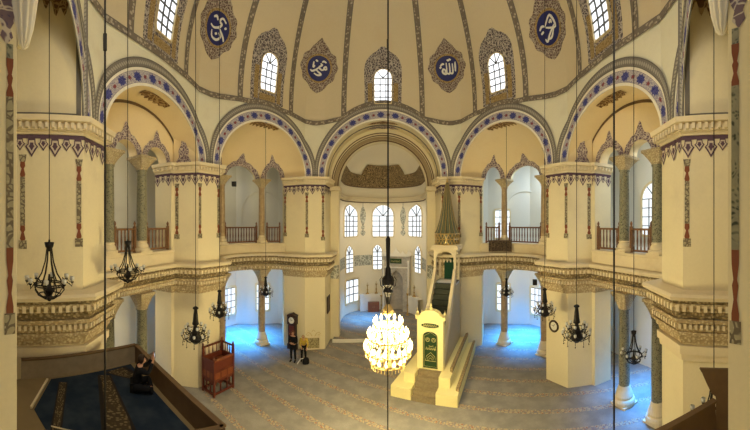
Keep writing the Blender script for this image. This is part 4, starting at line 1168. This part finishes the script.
# ------------------------------------------------------------------ preacher's chair
t = thing('preacher_chair', 'dark red wooden preacher seat with panelled sides beside the left middle pier', 'chair', (-7.59, 12.40, 0), R(0))
bx = Vector((.36, 1.22)).normalized(); t.rotation_euler = (0, 0, math.atan2(bx.y, bx.x)-PI/2)
WX, WY, HH = .40, .62, 1.62                    # half sizes, rim height
for x in (-1, 1):
    for y in (-1, 1):
        h = 2.12 if (x < 0 or y > 0) and not (x > 0 and y < 0) else 1.72
        q = MB(); q.box((x*WX, y*WY, h/2), (.09, .09, h)); q.lathe([(.03, 0), (.055, .05), (.04, .1), (.0, .18)], (x*WX, y*WY, h), 8); q.build('post', 'mahogany', t)
def panel_side(a, b, name):
    a, b = Vector(a), Vector(b); ln = (b-a).length; d = (b-a)/ln; rz = math.atan2(d.y, d.x); m = (a+b)/2
    q = MB()
    for z, h in ((.12, .09), (.72, .09), (1.12, .07), (HH-.03, .09)): q.box((m.x, m.y, z), (ln, .07, h), rz)
    q.box((m.x, m.y, 1.37), (ln, .04, .44), rz)
    n = 3
    for k in range(n+1):
        p = a+d*(ln*k/n); q.box((p.x, p.y, .9), (.05, .06, .45), rz); q.box((p.x, p.y, .42), (.05, .06, .56), rz)
    for k in range(n):                         # pointed arch heads of the open lower arcade
        p = a+d*(ln*(k+.5)/n); w_ = ln/n
        q.beam((p.x-d.x*w_/2, p.y-d.y*w_/2, .50), (p.x, p.y, .68), .03, .05); q.beam((p.x+d.x*w_/2, p.y+d.y*w_/2, .50), (p.x, p.y, .68), .03, .05)
    o = q.build(name, 'mahogany', t)
    for k in range(n):
        p = a+d*(ln*(k+.5)/n); q = MB(); q.box((p.x, p.y, .92), (ln/n-.07, .05, .30), rz); q.build('inlay_panel', 'mahogany_panel', o)
panel_side((-WX, -WY), (WX, -WY), 'end_panel'); panel_side((WX, -WY), (WX, WY), 'front_panel'); panel_side((-WX, -WY), (-WX, WY), 'back_panel'); panel_side((-WX, WY), (WX, WY), 'far_panel')
q = MB(); q.box((0, 0, 1.0), (2*WX-.06, 2*WY-.06, .06)); q.build('seat_floor', 'mahogany_panel', t)
q = MB(); q.box((-.12, .34, 1.2), (.5, .45, .36)); q.build('cushion_bench', 'mahogany_panel', t)
q = MB(); q.box((WX, 0, HH+.03), (.16, 2*WY, .06)); q.build('ledge', 'mahogany_panel', t)
for (a, b) in (((-WX, -WY), (-WX, WY)), ((-WX, WY), (WX, WY))):
    a, b = Vector(a), Vector(b); q = MB(); q.beam((a.x, a.y, 2.06), (b.x, b.y, 2.06), .06, .07); q.build('back_rail', 'mahogany', t)
    m = 5
    for k in range(m):
        p = a+(b-a)*((k+.5)/m); q = MB(); q.lathe([(.02, HH), (.03, HH+.15), (.018, HH+.3), (.02, 2.04)], (p.x, p.y, 0), 6); q.build('spindle', 'mahogany', t)

# ------------------------------------------------------------------ platform on the left, boards on the right
HP = 4.4
NE, NW, SE, SW = (-6.6, 6.1), (-7.46, 2.85), (-2.7, 4.6), (-4.7, 2.2)
t = thing('wooden_platform', 'raised wooden platform with grey board parapet in the dark lower left', 'platform', (0, 0, 0))
q = MB(); q.prism([NE, SE, SW, (-7.6, .6), NW], 3.62, 3.88); q.build('deck', 'tan_floor', t)
q = MB(); q.beam((NW[0], NW[1], 4.12), (NE[0], NE[1], 4.12), .07, .52); q.build('back_board', 'grey_board', t)
q = MB(); q.beam((NE[0], NE[1], 4.12), (SE[0], SE[1], 4.12), .07, .52); q.build('front_board', 'brown_board', t)
q = MB(); q.beam((SE[0], SE[1], 4.12), (SW[0], SW[1], 4.12), .07, .52); q.build('end_board', 'brown_board', t)
for a, b in ((NW, NE), (NE, SE), (SE, SW)):
    q = MB(); q.beam((a[0], a[1], 4.39), (b[0], b[1], 4.39), .12, .04); q.build('cap_rail', 'brown_board', t)
for p in ((-6.5, 5.95), (-2.95, 4.55), (-5.0, 2.5), (-7.3, 2.9)):
    q = MB(); q.box((p[0], p[1], 1.81), (.16, .16, 3.62)); q.build('post', 'brown_board', t)
q = MB(); q.prism([(-6.55, 5.86), (-2.92, 4.54), (-4.72, 2.55), (-5.86, 2.62), (-6.10, 2.64), (-7.10, 3.56)], 3.885, 3.90)
cp_ = q.build('platform_carpet', 'navy_carpet'); tag(cp_, 'dark blue carpet with patterned strips on the wooden platform', 'carpet')
def strip_on(poly, name, z=3.905):
    q = MB(); ln = (Vector(poly[1])-Vector(poly[0])).length; q.add([(p[0], p[1], z) for p in poly], [(0, 1, 2, 3)], [(0, 0), (ln, 0), (ln, 1), (0, 1)]); return q.build(name, 'carpet_strip', cp_)
strip_on([(-6.86, 3.66), (-5.35, 2.66), (-5.02, 2.72), (-6.75, 3.86)], 'border_strip')
strip_on([(-7.08, 4.80), (-4.68, 3.66), (-4.36, 4.05), (-6.83, 5.07)][:0] or [(-6.62, 4.72), (-4.80, 3.52), (-4.35, 4.05), (-6.40, 5.0)], 'border_strip', 3.907)
strip_on([(-6.62, 4.95), (-5.60, 5.42), (-5.78, 5.62), (-6.52, 5.62)], 'border_strip', 3.909)
q = MB(); q.beam((-7.08, 3.44, 3.925), (-6.14, 2.58, 3.925), .05, .05); tag(q.build('edge_strip', 'beige_trim'), 'pale metal edging strip along the end of the dark platform carpet', 'edging')
q = MB(); q.tube([(-5.42, 2.72, 3.915), (-5.1, 3.0, 3.92), (-4.85, 3.22, 3.92), (-4.62, 3.36, 3.92), (-4.5, 3.40, 3.92)], .014, 5); tag(q.build('floor_cord', 'beige_trim'), 'thin pale cord lying on the platform carpet', 'cord')
t = thing('brown_parapet', 'brown wooden parapet with sloping edge in the lower right corner', 'parapet', (0, 0, 0))
q = MB(); q.add([(4.74, 2.70, 5.36), (5.0, 2.1, 5.36), (5.0, 2.1, 4.0), (4.60, 2.33, 4.0), (4.60, 2.36, 4.9), (4.68, 2.55, 5.15)], [(0, 1, 2, 3, 4, 5)])
q = MB(); pa = [(0, 5.36), (.75, 5.36), (.75, 3.6), (.30, 3.6), (.30, 4.86), (.22, 4.92), (.13, 5.1), (.05, 5.28)]
dv = Vector((.40, -.917)); q.add([(4.76+dv.x*x+e*.917*.06, 2.70+dv.y*x+e*.40*.06, z) for e in (0, 1) for x, z in pa], [tuple(range(8)), tuple(range(15, 7, -1))]+[(k, (k+1) % 8, 8+(k+1) % 8, 8+k) for k in range(8)])
q.build('side_board', 'brown_board', t)
q = MB(); q.beam((4.72, 2.36, 4.35), (3.05, 2.98, 4.26), .07, 1.10); q.build('front_board', 'brown_board', t)
q = MB(); q.beam((4.72, 2.36, 4.90), (3.05, 2.98, 4.81), .11, .04); q.build('cap_rail', 'brown_board', t)
q = MB(); q.prism([(4.75, 2.36), (3.08, 2.94), (3.05, 1.5), (4.8, 1.95)], 3.7, 3.85); q.build('deck', 'tan_floor', t)
q = MB()
for x, y in ((4.5, 2.25), (3.3, 2.6)): q.box((x, y, 1.85), (.14, .14, 3.7))
q.build('post', 'brown_board', t)

# ------------------------------------------------------------------ hanging lamps
def dome_z(x, y):
    p = Vector((x, y)); d = p-CEN; best = None
    for g in range(0, 720):
        u = ULEN*g/720; q_ = gon(u)-CEN
        c = abs(d.x*q_.y-d.y*q_.x)/max(1e-6, q_.length*max(d.length, 1e-6))
        if q_.dot(d) > 0 and (best is None or c < best[0]): best = (c, q_.length)
    rr = min(.999, d.length/best[1]) if best else 0
    return DZ0+DH*(1-rr**2.3)**(1/2.3)
def basket_proto():
    t = thing('iron_chandelier', 'x', 'chandelier')
    q = MB(); q.lathe([(.02, 1.26), (.03, 1.18), (.085, 1.14), (.10, 1.18), (.11, 1.20), (.09, 1.10), (.06, 1.06), (.05, 1.0)], seg=10); q.build('crown', 'wrought_iron', t, True)
    m = MB(); m.tube([(.05, 0, 1.08), (.09, 0, .78), (.17, 0, .52), (.30, 0, .30)], .016, 5); me = m.mesh('suspension_rod', 'wrought_iron')
    for k in range(6):
        o = bpy.data.objects.new('suspension_rod', me); COL.objects.link(o); o.parent = t; o.rotation_euler = (0, 0, 2*PI*k/6)
    q = MB()
    for r_, z in ((.32, .30), (.33, .26), (.25, .06), (.12, -.02)): q.tube([(r_*cos(2*PI*k/24), r_*sin(2*PI*k/24), z) for k in range(25)], .016, 5)
    for k in range(8):
        a = 2*PI*k/8; q.tube([(.32*cos(a), .32*sin(a), .30), (.34*cos(a), .34*sin(a), .18), (.25*cos(a), .25*sin(a), .06), (.12*cos(a), .12*sin(a), -.02), (.02*cos(a), .02*sin(a), -.04)], .013, 5)
    q.ball((0, 0, -.05), .05, 8, 5); q.lathe([(.03, .0), (.09, .1), (.14, .16), (.05, .22), (.02, .5)], (0, 0, 0), 10)
    q.build('basket', 'wrought_iron', t)
    m = MB(); m.tube([(.32, 0, .28), (.38, 0, .33), (.44, 0, .30), (.50, 0, .24), (.50, 0, .31)], .012, 5); m.tube([(.40, 0, .32), (.42, .05, .38), (.45, .03, .33)], .008, 4); m.lathe([(.012, .31), (.04, .33), (.035, .35)], (.50, 0, 0), 8); me = m.mesh('arm', 'wrought_iron')
    c = MB(); c.lathe([(.012, .35), (.05, .38), (.055, .44), (.04, .46)], (.50, 0, 0), 8); mc = c.mesh('glass_cup', 'glass_cup', True)
    for k in range(8):
        o = bpy.data.objects.new('arm', me); COL.objects.link(o); o.parent = t; o.rotation_euler = (0, 0, 2*PI*k/8+.2)
        g = bpy.data.objects.new('glass_cup', mc); COL.objects.link(g); g.parent = o
    return t
def branched_proto():
    t = thing('iron_chandelier', 'x', 'chandelier')
    q = MB(); q.lathe([(.03, 1.5), (.10, 1.46), (.11, 1.42), (.06, 1.38), (.085, 1.2), (.10, 1.0), (.13, .86), (.05, .8)], seg=12); q.build('neck', 'wrought_iron', t, True)
    q = MB(); q.lathe([(.04, .85), (.10, .7), (.16, .5), (.22, .36), (.20, .26), (.08, .16), (.0, .12)], seg=12)
    for r_, z in ((.30, .66), (.36, .42)): q.tube([(r_*cos(2*PI*k/24), r_*sin(2*PI*k/24), z) for k in range(25)], .014, 5)
    q.build('body', 'wrought_iron', t)
    for tier, (n, ln, z, ph) in enumerate(((8, .36, .66, 0), (10, .50, .42, .2))):
        m = MB(); m.tube([(.10, 0, z-.06), (ln*.55, 0, z-.16), (ln*.9, 0, z-.06), (ln, 0, z+.04)], .013, 5)
        m.tube([(ln*.6, 0, z-.14), (ln*.7, .05, z+.02), (ln*.85, .03, z+.10), (ln*.75, -.03, z+.05)], .010, 4)
        m.tube([(ln*.9, 0, z-.08), (ln*.96, 0, z-.20), (ln*.9, 0, z-.26)], .010, 4); m.lathe([(.012, z+.03), (.04, z+.05), (.035, z+.07)], (ln, 0, 0), 8)
        m.ball((ln*.93, 0, z-.27), .024, 6, 4)
        me = m.mesh('arm', 'wrought_iron')
        c = MB(); c.lathe([(.015, z+.07), (.045, z+.10), (.05, z+.16), (.035, z+.18)], (ln, 0, 0), 8); mc = c.mesh('glass_cup', 'glass_cup', True)
        for k in range(n):
            o = bpy.data.objects.new('arm', me); COL.objects.link(o); o.parent = t; o.rotation_euler = (0, 0, 2*PI*k/n+ph)
            g = bpy.data.objects.new('glass_cup', mc); COL.objects.link(g); g.parent = o
    return t
PB, PR = basket_proto(), branched_proto(); used = {}
def hang(proto, x, y, z, sc, ztop, label, hook=1.24):
    t = proto if proto.name not in used else copy_tree(proto)
    used[proto.name] = 1
    t.location = (x, y, z); t.scale = (sc,)*3; t['label'] = label; t['group'] = 'small iron chandeliers'
    q = MB(); q.tube([(0, 0, hook), (0, 0, (ztop-z)/sc)], .011/sc, 6); q.tube([(.0, 0, (4.6)/sc), (0, 0, (4.75)/sc)], .03/sc, 6)
    c = q.build('hanging_cable', 'cable_black'); c.parent = t
    return t
# the protos are copied before their cables are made
spots = [(PB, -6.2, 3.06, 6.32, 1.05, 14.7, 'black iron basket chandelier before the blank wall of the left near pier'),
         (PB, -6.9, 6.05, 6.28, 1.0, 0, 'black iron basket chandelier in front of the left straight gallery bay'),
         (PR, -6.2, 8.6, 3.62, .98, 0, 'black branched chandelier in front of the left middle pier'),
         (PR, -6.85, 11.3, 3.72, .92, 0, 'black branched chandelier above the red preacher seat'),
         (PR, -6.72, 16.3, 3.62, .86, 13.75, 'small black chandelier hanging in the left curved bay before an aisle window'),
         (PR, 6.98, 16.0, 3.65, .80, 13.7, 'small black chandelier hanging in the right curved bay before an aisle window'),
         (PR, 7.0, 11.7, 3.62, .98, 0, 'black branched chandelier beside the round clock on the right middle pier'),
         (PR, 6.4, 8.5, 3.65, 1.0, 0, 'black branched chandelier in front of the right middle pier'),
         (PB, 7.57, 6.84, 3.30, .88, 0, 'black iron basket chandelier in front of the right green columns'),
         (PB, 5.84, 2.95, 3.5, 1.0, 14.7, 'black iron basket chandelier half hidden by the brown parapet at right')]
roots = []
for pr, *_r in spots:
    roots.append(pr if pr not in roots else copy_tree(pr))
for t, (pr, x, y, z, sc, zt, lab) in zip(roots, spots):
    t.location = (x, y, z); t.scale = (sc,)*3; t['label'] = lab; t['group'] = 'small iron chandeliers'
    zt = zt or dome_z(x, y)-.05; hk = 1.24 if pr is PB else 1.48
    q = MB(); q.tube([(0, 0, hk), (0, 0, (zt-z)/sc)], .011/sc, 6)
    q.build('hanging_cable', 'cable_black', t)
# the great chandelier
t = thing('great_chandelier', 'large lit chandelier with tiers of glowing bulbs in the middle of the nave', 'chandelier', (.17, 10.0, 0))
q = MB(); q.tube([(0, 0, 7.55), (0, 0, 21.5)], .028, 6); q.build('hanging_cable', 'cable_black', t)
q = MB(); q.lathe([(.03, 7.6), (.075, 7.5), (.07, 7.0), (.05, 6.6), (.09, 6.5), (.10, 6.3), (.19, 6.18), (.20, 6.0), (.12, 5.9), (.17, 5.75), (.10, 5.6), (.06, 5.3)], seg=14)
for k in range(8):
    a = 2*PI*k/8; q.tube([(.1*cos(a), .1*sin(a), 5.8), (.24*cos(a), .24*sin(a), 5.95), (.27*cos(a), .27*sin(a), 6.15), (.2*cos(a), .2*sin(a), 6.25)], .014, 4)
q.build('stem', 'wrought_iron', t)
q = MB(); q.lathe([(.06, 5.35), (.16, 5.2), (.20, 5.05), (.10, 4.95), (.05, 4.9), (.05, 3.3), (.10, 3.25), (0, 3.15)], seg=14); q.build('gilt_core', 'gilt', t, True)
bm_ = MB(); bm_.lathe([(.0, 0), (.034, .015), (.05, .06), (.04, .12), (.014, .19), (0, .21)], seg=8); bme = bm_.mesh('bulb', 'lit_bulb', True)
for n, r_, z in ((12, .46, 4.70), (18, .66, 4.30), (22, .78, 3.88), (15, .58, 3.48)):
    q = MB(); q.tube([(r_*cos(2*PI*k/32), r_*sin(2*PI*k/32), z-.08) for k in range(33)], .022, 5)
    for k in range(6): q.tube([(.05*cos(PI*k/3), .05*sin(PI*k/3), z+.1), (r_*.5*cos(PI*k/3), r_*.5*sin(PI*k/3), z-.16), (r_*cos(PI*k/3), r_*sin(PI*k/3), z-.08)], .014, 4)
    for k in range(n): q.lathe([(.03, -.10), (.035, -.02), (.05, 0), (0, .0)], (r_*cos(2*PI*k/n), r_*sin(2*PI*k/n), z), 6)
    q.build('bulb_ring', 'gilt', t)
    q = MB()
    for k in range(n*2): q.lathe([(0, -.24), (.020, -.21), (.009, -.18), (.017, -.15), (.008, -.10)], ((r_-.02)*cos(PI*(k+.5)/n), (r_-.02)*sin(PI*(k+.5)/n), z), 5)
    tag(q.build('crystal_drops', 'crystal', t), kind='stuff')
    for k in range(n):
        o = bpy.data.objects.new('bulb', bme); COL.objects.link(o); o.parent = t; o.location = (r_*cos(2*PI*k/n), r_*sin(2*PI*k/n), z)
# long plain cables
def cable(x, y, z0, r_, label, zt=None, joint=None):
    q = MB(); z1 = zt or dome_z(x, y)-(.15 if abs(x) > 1 else -.06); q.tube([(x, y, z0), (x, y, z1)], r_, 6)
    o = q.build('long_cable', 'cable_black'); tag(o, label, 'cable', 'long hanging cables')
    if joint: q = MB(); q.tube([(x, y, joint), (x, y, joint+.3)], r_*1.9, 6); q.build('joint', 'cable_black', o)
    q = MB(); q.lathe([(.0, -.12), (.06, -.1), (.06, .06), (.0, .1)], (x, y, z0), 8); q.build('weight', 'cable_black', o)
cable(.145, 9.1, 1.1, .019, 'long black cable passing in front of the lit chandelier', joint=13.3)
cable(-4.42, 3.32, 4.07, .021, 'long black cable running down over the dark platform at left', joint=11.2)
cable(4.18, 4.31, 1.2, .020, 'long black cable hanging in front of the right side bay')
# ------------------------------------------------------------------ clocks, pictures, speakers, small wall things
t = thing('longcase_clock', 'dark wooden longcase clock standing against the left apse pier behind the visitors', 'clock', (-5.72, 18.38, 0), R(168.1))
# local +y faces into the pier after the turn; the front is built on local +y = room side
q = MB(); q.box((0, 0, .16), (.62, .30, .32)); q.box((0, 0, .95), (.52, .26, 1.30)); q.build('case', 'dark_walnut', t)
q = MB(); q.box((0, 0, 1.85), (.62, .30, .52)); q.prism_xz([(-.33, 2.10), (.33, 2.10), (.33, 2.17), (.16, 2.22), (0, 2.30), (-.16, 2.22), (-.33, 2.17)], -.17, .17); q.build('hood', 'dark_walnut', t)
q = MB(); q.prism_xz([(.20*cos(2*PI*k/24), 1.85+.20*sin(2*PI*k/24)) for k in range(24)], .15, .17); dl = q.build('dial', 'dial_white', t)
q = MB(); q.tube([(0, .18, 1.85), (.05, .18, 1.97)], .010, 4); q.tube([(0, .18, 1.85), (-.10, .18, 1.90)], .010, 4); q.build('hands', 'wrought_iron', dl)
q = MB(); q.box((0, .135, 1.0), (.34, .02, 1.0)); d = q.build('door', 'mahogany', t); q = MB(); q.ball((.13, .155, 1.0), .02); q.build('knob', 'brass', d)
def on_face(a, b, s, frac, off):
    a, b = Vector(mx(a, s)), Vector(mx(b, s)); d = (b-a).normalized(); n_ = Vector((-d.y, d.x))
    if n_.dot(CEN-a) < 0: n_ = -n_
    p = a+(b-a)*frac+n_*off; return p, math.atan2(n_.y, n_.x)+PI/2
p, rz = on_face(C_E, C_R, 1, .38, .0)
t = thing('wall_clock', 'round wall clock with dark frame on the right middle pier', 'clock', (p.x, p.y, 2.85), rz)
q = MB(); rows = [[(r_*cos(2*PI*k/28), y, r_*sin(2*PI*k/28)) for k in range(28)] for r_, y in ((.30, 0), (.31, -.06), (.26, -.09), (.21, -.05), (.21, 0))]; q.grid(rows, closed=True); q.build('frame', 'carved_panel', t)
q = MB(); q.prism_xz([(.215*cos(2*PI*k/28), .215*sin(2*PI*k/28)) for k in range(28)], -.04, -.01); dl = q.build('dial', 'dial_white', t)
q = MB(); q.tube([(0, -.05, 0), (.06, -.05, .11)], .012, 4); q.tube([(0, -.05, 0), (-.13, -.05, .03)], .010, 4); q.build('hands', 'wrought_iron', dl)
t = thing('framed_picture', 'dark framed picture on the narrow left jamb of the apse arch', 'picture', (-3.655, 19.75, 2.65), PI/2)
q = MB()
for c, d in (((0, -.03, .50), (.86, .06, .09)), ((0, -.03, -.50), (.86, .06, .09)), ((-.39, -.03, 0), (.09, .06, 1.0)), ((.39, -.03, 0), (.09, .06, 1.0))): q.box(c, d)
q.build('frame', 'dark_walnut', t)
q = MB(); q.box((0, -.015, 0), (.72, .02, .94)); q.build('print', 'picture_art', t)
p, rz = on_face(A_R, E0, -1, .42, .0)
t = thing('niche_grille', 'carved stone grille with scrolled top low on the left apse pier', 'grille', (p.x, p.y, 0), rz)
q = MB(); q.box((0, -.03, .43), (.78, .06, .70)); q.build('panel', 'niche_grille', t)
q = MB()
for c, d in (((0, -.04, .08), (.86, .08, .08)), ((0, -.04, .80), (.86, .08, .06)), ((-.40, -.04, .44), (.06, .08, .72)), ((.40, -.04, .44), (.06, .08, .72))): q.box(c, d)
q.build('surround', 'cornice_stone', t)
q = MB()
for sg in (-1, 1): q.tube([(sg*.08, -.03, .86), (sg*.2, -.03, 1.06), (sg*.36, -.03, 1.12), (sg*.45, -.03, 1.0), (sg*.38, -.03, .92), (sg*.3, -.03, .98)], .016, 5)
q.tube([(-.1, -.03, 1.16), (0, -.03, 1.28), (.1, -.03, 1.16)], .016, 5); q.build('scrollwork', 'gilt', t)
def speaker(loc, rz, label):
    t = thing('loudspeaker', label, 'loudspeaker', loc, rz)
    q = MB(); q.prism_yz([(-.14, -.15), (.14, -.15), (.10, .17), (-.18, .13)], -.13, .13); q.build('cabinet', 'speaker_black', t)
    q = MB(); q.tube([(0, .12, 0), (0, .34, .04)], .025, 6); q.build('bracket', 'speaker_black', t)
e1 = exa(114, EX_R-.72); speaker((-e1.x, e1.y, 10.45), R(20), 'small black loudspeaker by a capital of the left upper gallery')
e1 = exa(118, EX_R-.62); speaker((e1.x, e1.y, 4.45), R(-25), 'small black loudspeaker under the right gallery cornice')

# ------------------------------------------------------------------ people
def skin_obj(name, chains, mat, parent=None, sub=2):
    """chains: lists of (x, y, z, r); points shared by position are joined. The first point is the root."""
    vs, rs, es, idx = [], [], [], {}
    for ch in chains:
        prev = None
        for x, y, z, r_ in ch:
            k = (round(x, 4), round(y, 4), round(z, 4))
            if k not in idx: idx[k] = len(vs); vs.append((x, y, z)); rs.append(r_)
            i = idx[k]
            if prev is not None and prev != i: es.append((prev, i))
            prev = i
    me = bpy.data.meshes.new(name); me.from_pydata(vs, es, []); me.materials.append(M[mat])
    o = bpy.data.objects.new(name, me); COL.objects.link(o)
    if parent: o.parent = parent
    md = o.modifiers.new('skin', 'SKIN'); md.use_smooth_shade = True
    for i, d in enumerate(me.skin_vertices[0].data):
        rr = rs[i]; d.radius = rr if isinstance(rr, tuple) else (rr, rr); d.use_root = (i == 0)
    m2 = o.modifiers.new('sub', 'SUBSURF'); m2.levels = sub; m2.render_levels = sub
    return o
def lerp(a, b, f): return tuple(a[i]+(b[i]-a[i])*f for i in range(3))
def hand_chains(w_, d, side, up):
    """palm and five fingers from wrist w_ along direction d."""
    d = Vector(d).normalized(); up = Vector(up).normalized(); x = d.cross(up).normalized()*side; w_ = Vector(w_)
    palm = w_+d*.07; out = [[(*w_, .026), (*palm, .032)]]
    for k, (off, ln) in enumerate(((-.028, .062), (-.010, .075), (.010, .072), (.027, .055))):
        b = palm+d*.022+x*off; m = b+d*ln*.55-up*.008; e = b+d*ln*.85-up*.032
        out.append([(*palm, .032), (*b, .011), (*m, .0095), (*e, .008)])
    b = w_+d*.03+x*-.034; out.append([(*palm, .032), (*b, .013), (*(b+d*.035+x*-.015-up*.01), .010)])
    return out
def head(t, c, r_, face, hair_mat, long_hair=False):
    """hair cap, eyes, nose, mouth and ears around head centre c, face = yaw of the look direction (0 = -y)."""
    c = Vector(c); f = Vector((sin(face), -cos(face), 0)); x = Vector((cos(face), sin(face), 0)); z = Vector((0, 0, 1))
    q = MB(); rows = []
    for i in range(9):
        th = PI*.66*i/8; row = []
        for k in range(16):
            a = 2*PI*k/16; dr = x*cos(a)+f*sin(a)
            fr = max(0, dr.dot(f)); lim = 1 if fr < .35 else max(.42, 1-.75*fr)
            tt = th*lim*(1.18 if long_hair and fr < .4 else 1.0)
            row.append(c+(dr*sin(tt)*r_*1.10+z*cos(tt)*r_*1.28-f*.012)*1.0)
        rows.append(row)
    q.grid(rows, closed=True); q.build('hair', hair_mat, t, True)
    for sg in (-1, 1):
        q = MB(); q.ball(c+f*r_*.88+x*sg*r_*.36+z*.012, r_*.13, 8, 5); q.build('eye', 'wrought_iron', t, True)
def figure(t, P, jacket, trouser, hair_mat, face=0.0, long_hair=False):
    """P: joint dictionary in local metres."""
    hd = P['head']; nk = P['neck']; ch = P['chest']; pv = P['pelvis']
    body = [[(*pv, (.13, .10)), (*lerp(pv, ch, .45), (.125, .095)), (*ch, (.155, .10)), (*nk, .052), (*lerp(nk, hd, .45), .055), (*hd, (.082, .095)), (hd[0], hd[1], hd[2]+.075, (.068, .08))]]
    fv = Vector((sin(face), -cos(face), 0)); hv = Vector(hd)
    body.append([(*hd, (.082, .095)), (*(hv+fv*.095+Vector((0, 0, -.015))), .018)])
    jk = [[(*pv, (.165, .125)), (*lerp(pv, ch, .45), (.155, .12)), (*ch, (.18, .125)), (*lerp(ch, nk, .5), (.115, .09)), (*nk, (.072, .072))]]
    tr = []
    for sd in ('l', 'r'):
        sh, el, wr = P['sh'+sd], P['el'+sd], P['wr'+sd]; hp, kn, an = P['hip'+sd], P['kn'+sd], P['an'+sd]
        body.append([(*ch, (.155, .10)), (*sh, .048), (*lerp(sh, el, .5), .042), (*el, .036), (*lerp(el, wr, .5), .034), (*wr, .026)])
        body += hand_chains(wr, P['hd'+sd], 1 if sd == 'l' else -1, P.get('up', (0, 0, 1)))
        body.append([(*pv, (.13, .10)), (*hp, .088), (*lerp(hp, kn, .5), .074), (*kn, .055), (*lerp(kn, an, .4), .052), (*an, .036), (*P['to'+sd], .03)])
        jk.append([(*ch, (.18, .125)), (*sh, .092), (*lerp(sh, el, .5), .070), (*el, .056), (*lerp(el, wr, .85), .042)])
        tr.append([(pv[0], pv[1], pv[2], (.15, .115)), (*hp, .108), (*lerp(hp, kn, .5), .092), (*kn, .074), (*lerp(kn, an, .5), .066), (*lerp(kn, an, .95), .056)])
        a, b = Vector(an), Vector(P['to'+sd]); shoe = MB(); shoe.tube([a-(b-a)*.35+Vector((0, 0, -.02)), a+Vector((0, 0, -.01)), (a+b)/2+Vector((0, 0, -.012)), b+Vector((0, 0, -.008)), b+(b-a)*.25], [.03, .048, .05, .042, .018], 8); shoe.build('shoe', 'black_cloth', t, True)
    skin_obj('body', body, 'skin', t); skin_obj('jacket', jk, jacket, t); skin_obj('trousers', tr, trouser, t)
    head(t, (hd[0], hd[1], hd[2]+.03), .092, face, hair_mat, long_hair)
STAND = dict(pelvis=(0, 0, .93), chest=(0, 0, 1.32), neck=(0, -.01, 1.46), head=(0, -.035, 1.57),
    shl=(-.19, 0, 1.39), ell=(-.25, -.03, 1.12), wrl=(-.08, -.22, 1.07), hdl=(1, -.35, .1), shr=(.19, 0, 1.39), elr=(.25, -.03, 1.12), wrr=(.08, -.24, 1.10), hdr=(-1, -.3, .05), up=(0, -1, .2),
    hipl=(-.10, 0, .88), knl=(-.11, -.02, .49), anl=(-.11, .01, .08), tol=(-.12, -.16, .04), hipr=(.10, 0, .88), knr=(.12, -.02, .49), anr=(.13, .02, .08), tor=(.15, -.15, .04))
t = thing('person', 'standing person in black jacket and trousers, hands held together, before the longcase clock', 'person', (-5.16, 16.7, 0), R(-8)); t.scale = (1.04,)*3
figure(t, STAND, 'black_cloth', 'black_cloth', 'brown_hair')
W = dict(STAND); W.update(pelvis=(0, .08, .90), chest=(.02, -.06, 1.25), neck=(.01, -.12, 1.38), head=(-.01, -.19, 1.47),
    shl=(-.17, -.07, 1.31), ell=(-.20, -.16, 1.05), wrl=(-.10, -.30, .92), hdl=(.3, -.3, -1), shr=(.20, -.05, 1.31), elr=(.27, -.14, 1.05), wrr=(.20, -.30, .86), hdr=(.1, -.3, -1), hipl=(-.09, .08, .85), hipr=(.10, .08, .85), knl=(-.10, -.02, .47), knr=(.12, -.05, .47))
t = thing('person', 'person in yellow jacket leaning forward beside the person in black', 'person', (-4.60, 16.95, 0), R(10)); t.scale = (.98,)*3
figure(t, W, 'yellow_jacket', 'black_cloth', 'fair_hair', 0, True)
t = thing('shoulder_bag', 'black bag with white strap on the carpet beside the person in yellow', 'bag', (-4.36, 16.58, 0), R(25))
q = MB(); rows = []
for z, w_, d in ((0, .17, .09), (.05, .20, .12), (.25, .19, .11), (.36, .14, .06), (.38, .05, .03)):
    rows.append([(w_*cos(2*PI*k/16)*(1 if abs(cos(2*PI*k/16)) > .5 else 1.0), d*sin(2*PI*k/16), z) for k in range(16)])
q.grid(rows, closed=True); q.build('pouch', 'black_cloth', t, True)
q = MB(); q.tube([(-.12, 0, .33), (-.3, .03, .30), (-.42, .05, .12), (-.5, .02, .03)], .022, 6); q.build('strap', 'white_strap', t)
# seated visitor with a phone on the platform, facing the nave
t = thing('person', 'person in black sitting on the platform carpet, raising a phone to take a picture', 'person', (-5.42, 5.02, 3.905), R(138))
SIT = dict(pelvis=(0, .02, .15), chest=(0, -.08, .50), neck=(0, -.12, .64), head=(0, -.16, .74),
    shl=(-.18, -.10, .57), ell=(-.22, -.30, .52), wrl=(-.09, -.42, .76), hdl=(.15, -.2, 1), shr=(.18, -.10, .57), elr=(.22, -.30, .52), wrr=(.09, -.42, .76), hdr=(-.15, -.2, 1), up=(0, -1, 0),
    hipl=(-.11, .0, .13), knl=(-.26, -.32, .16), anl=(.05, -.26, .07), tol=(.2, -.26, .05), hipr=(.11, .0, .13), knr=(.27, -.33, .16), anr=(-.04, -.38, .07), tor=(-.2, -.38, .05))
figure(t, SIT, 'black_cloth', 'black_cloth', 'dark_hair', 0, True)
t2 = thing('phone', 'dark phone held up in the hands of the person on the platform', 'phone', (0, 0, 0))
R3 = Matrix.Rotation(R(138), 4, 'Z'); c = R3 @ Vector((0, -.47, .86))
t2.location = (-5.42+c.x, 5.02+c.y, 3.905+c.z); t2.rotation_euler = (0, 0, R(138))
q = MB(); q.box((0, 0, 0), (.15, .012, .075)); q.build('case', 'speaker_black', t2)
q = MB(); q.box((0, .008, 0), (.135, .004, .065)); q.build('screen', 'phone_screen', t2)
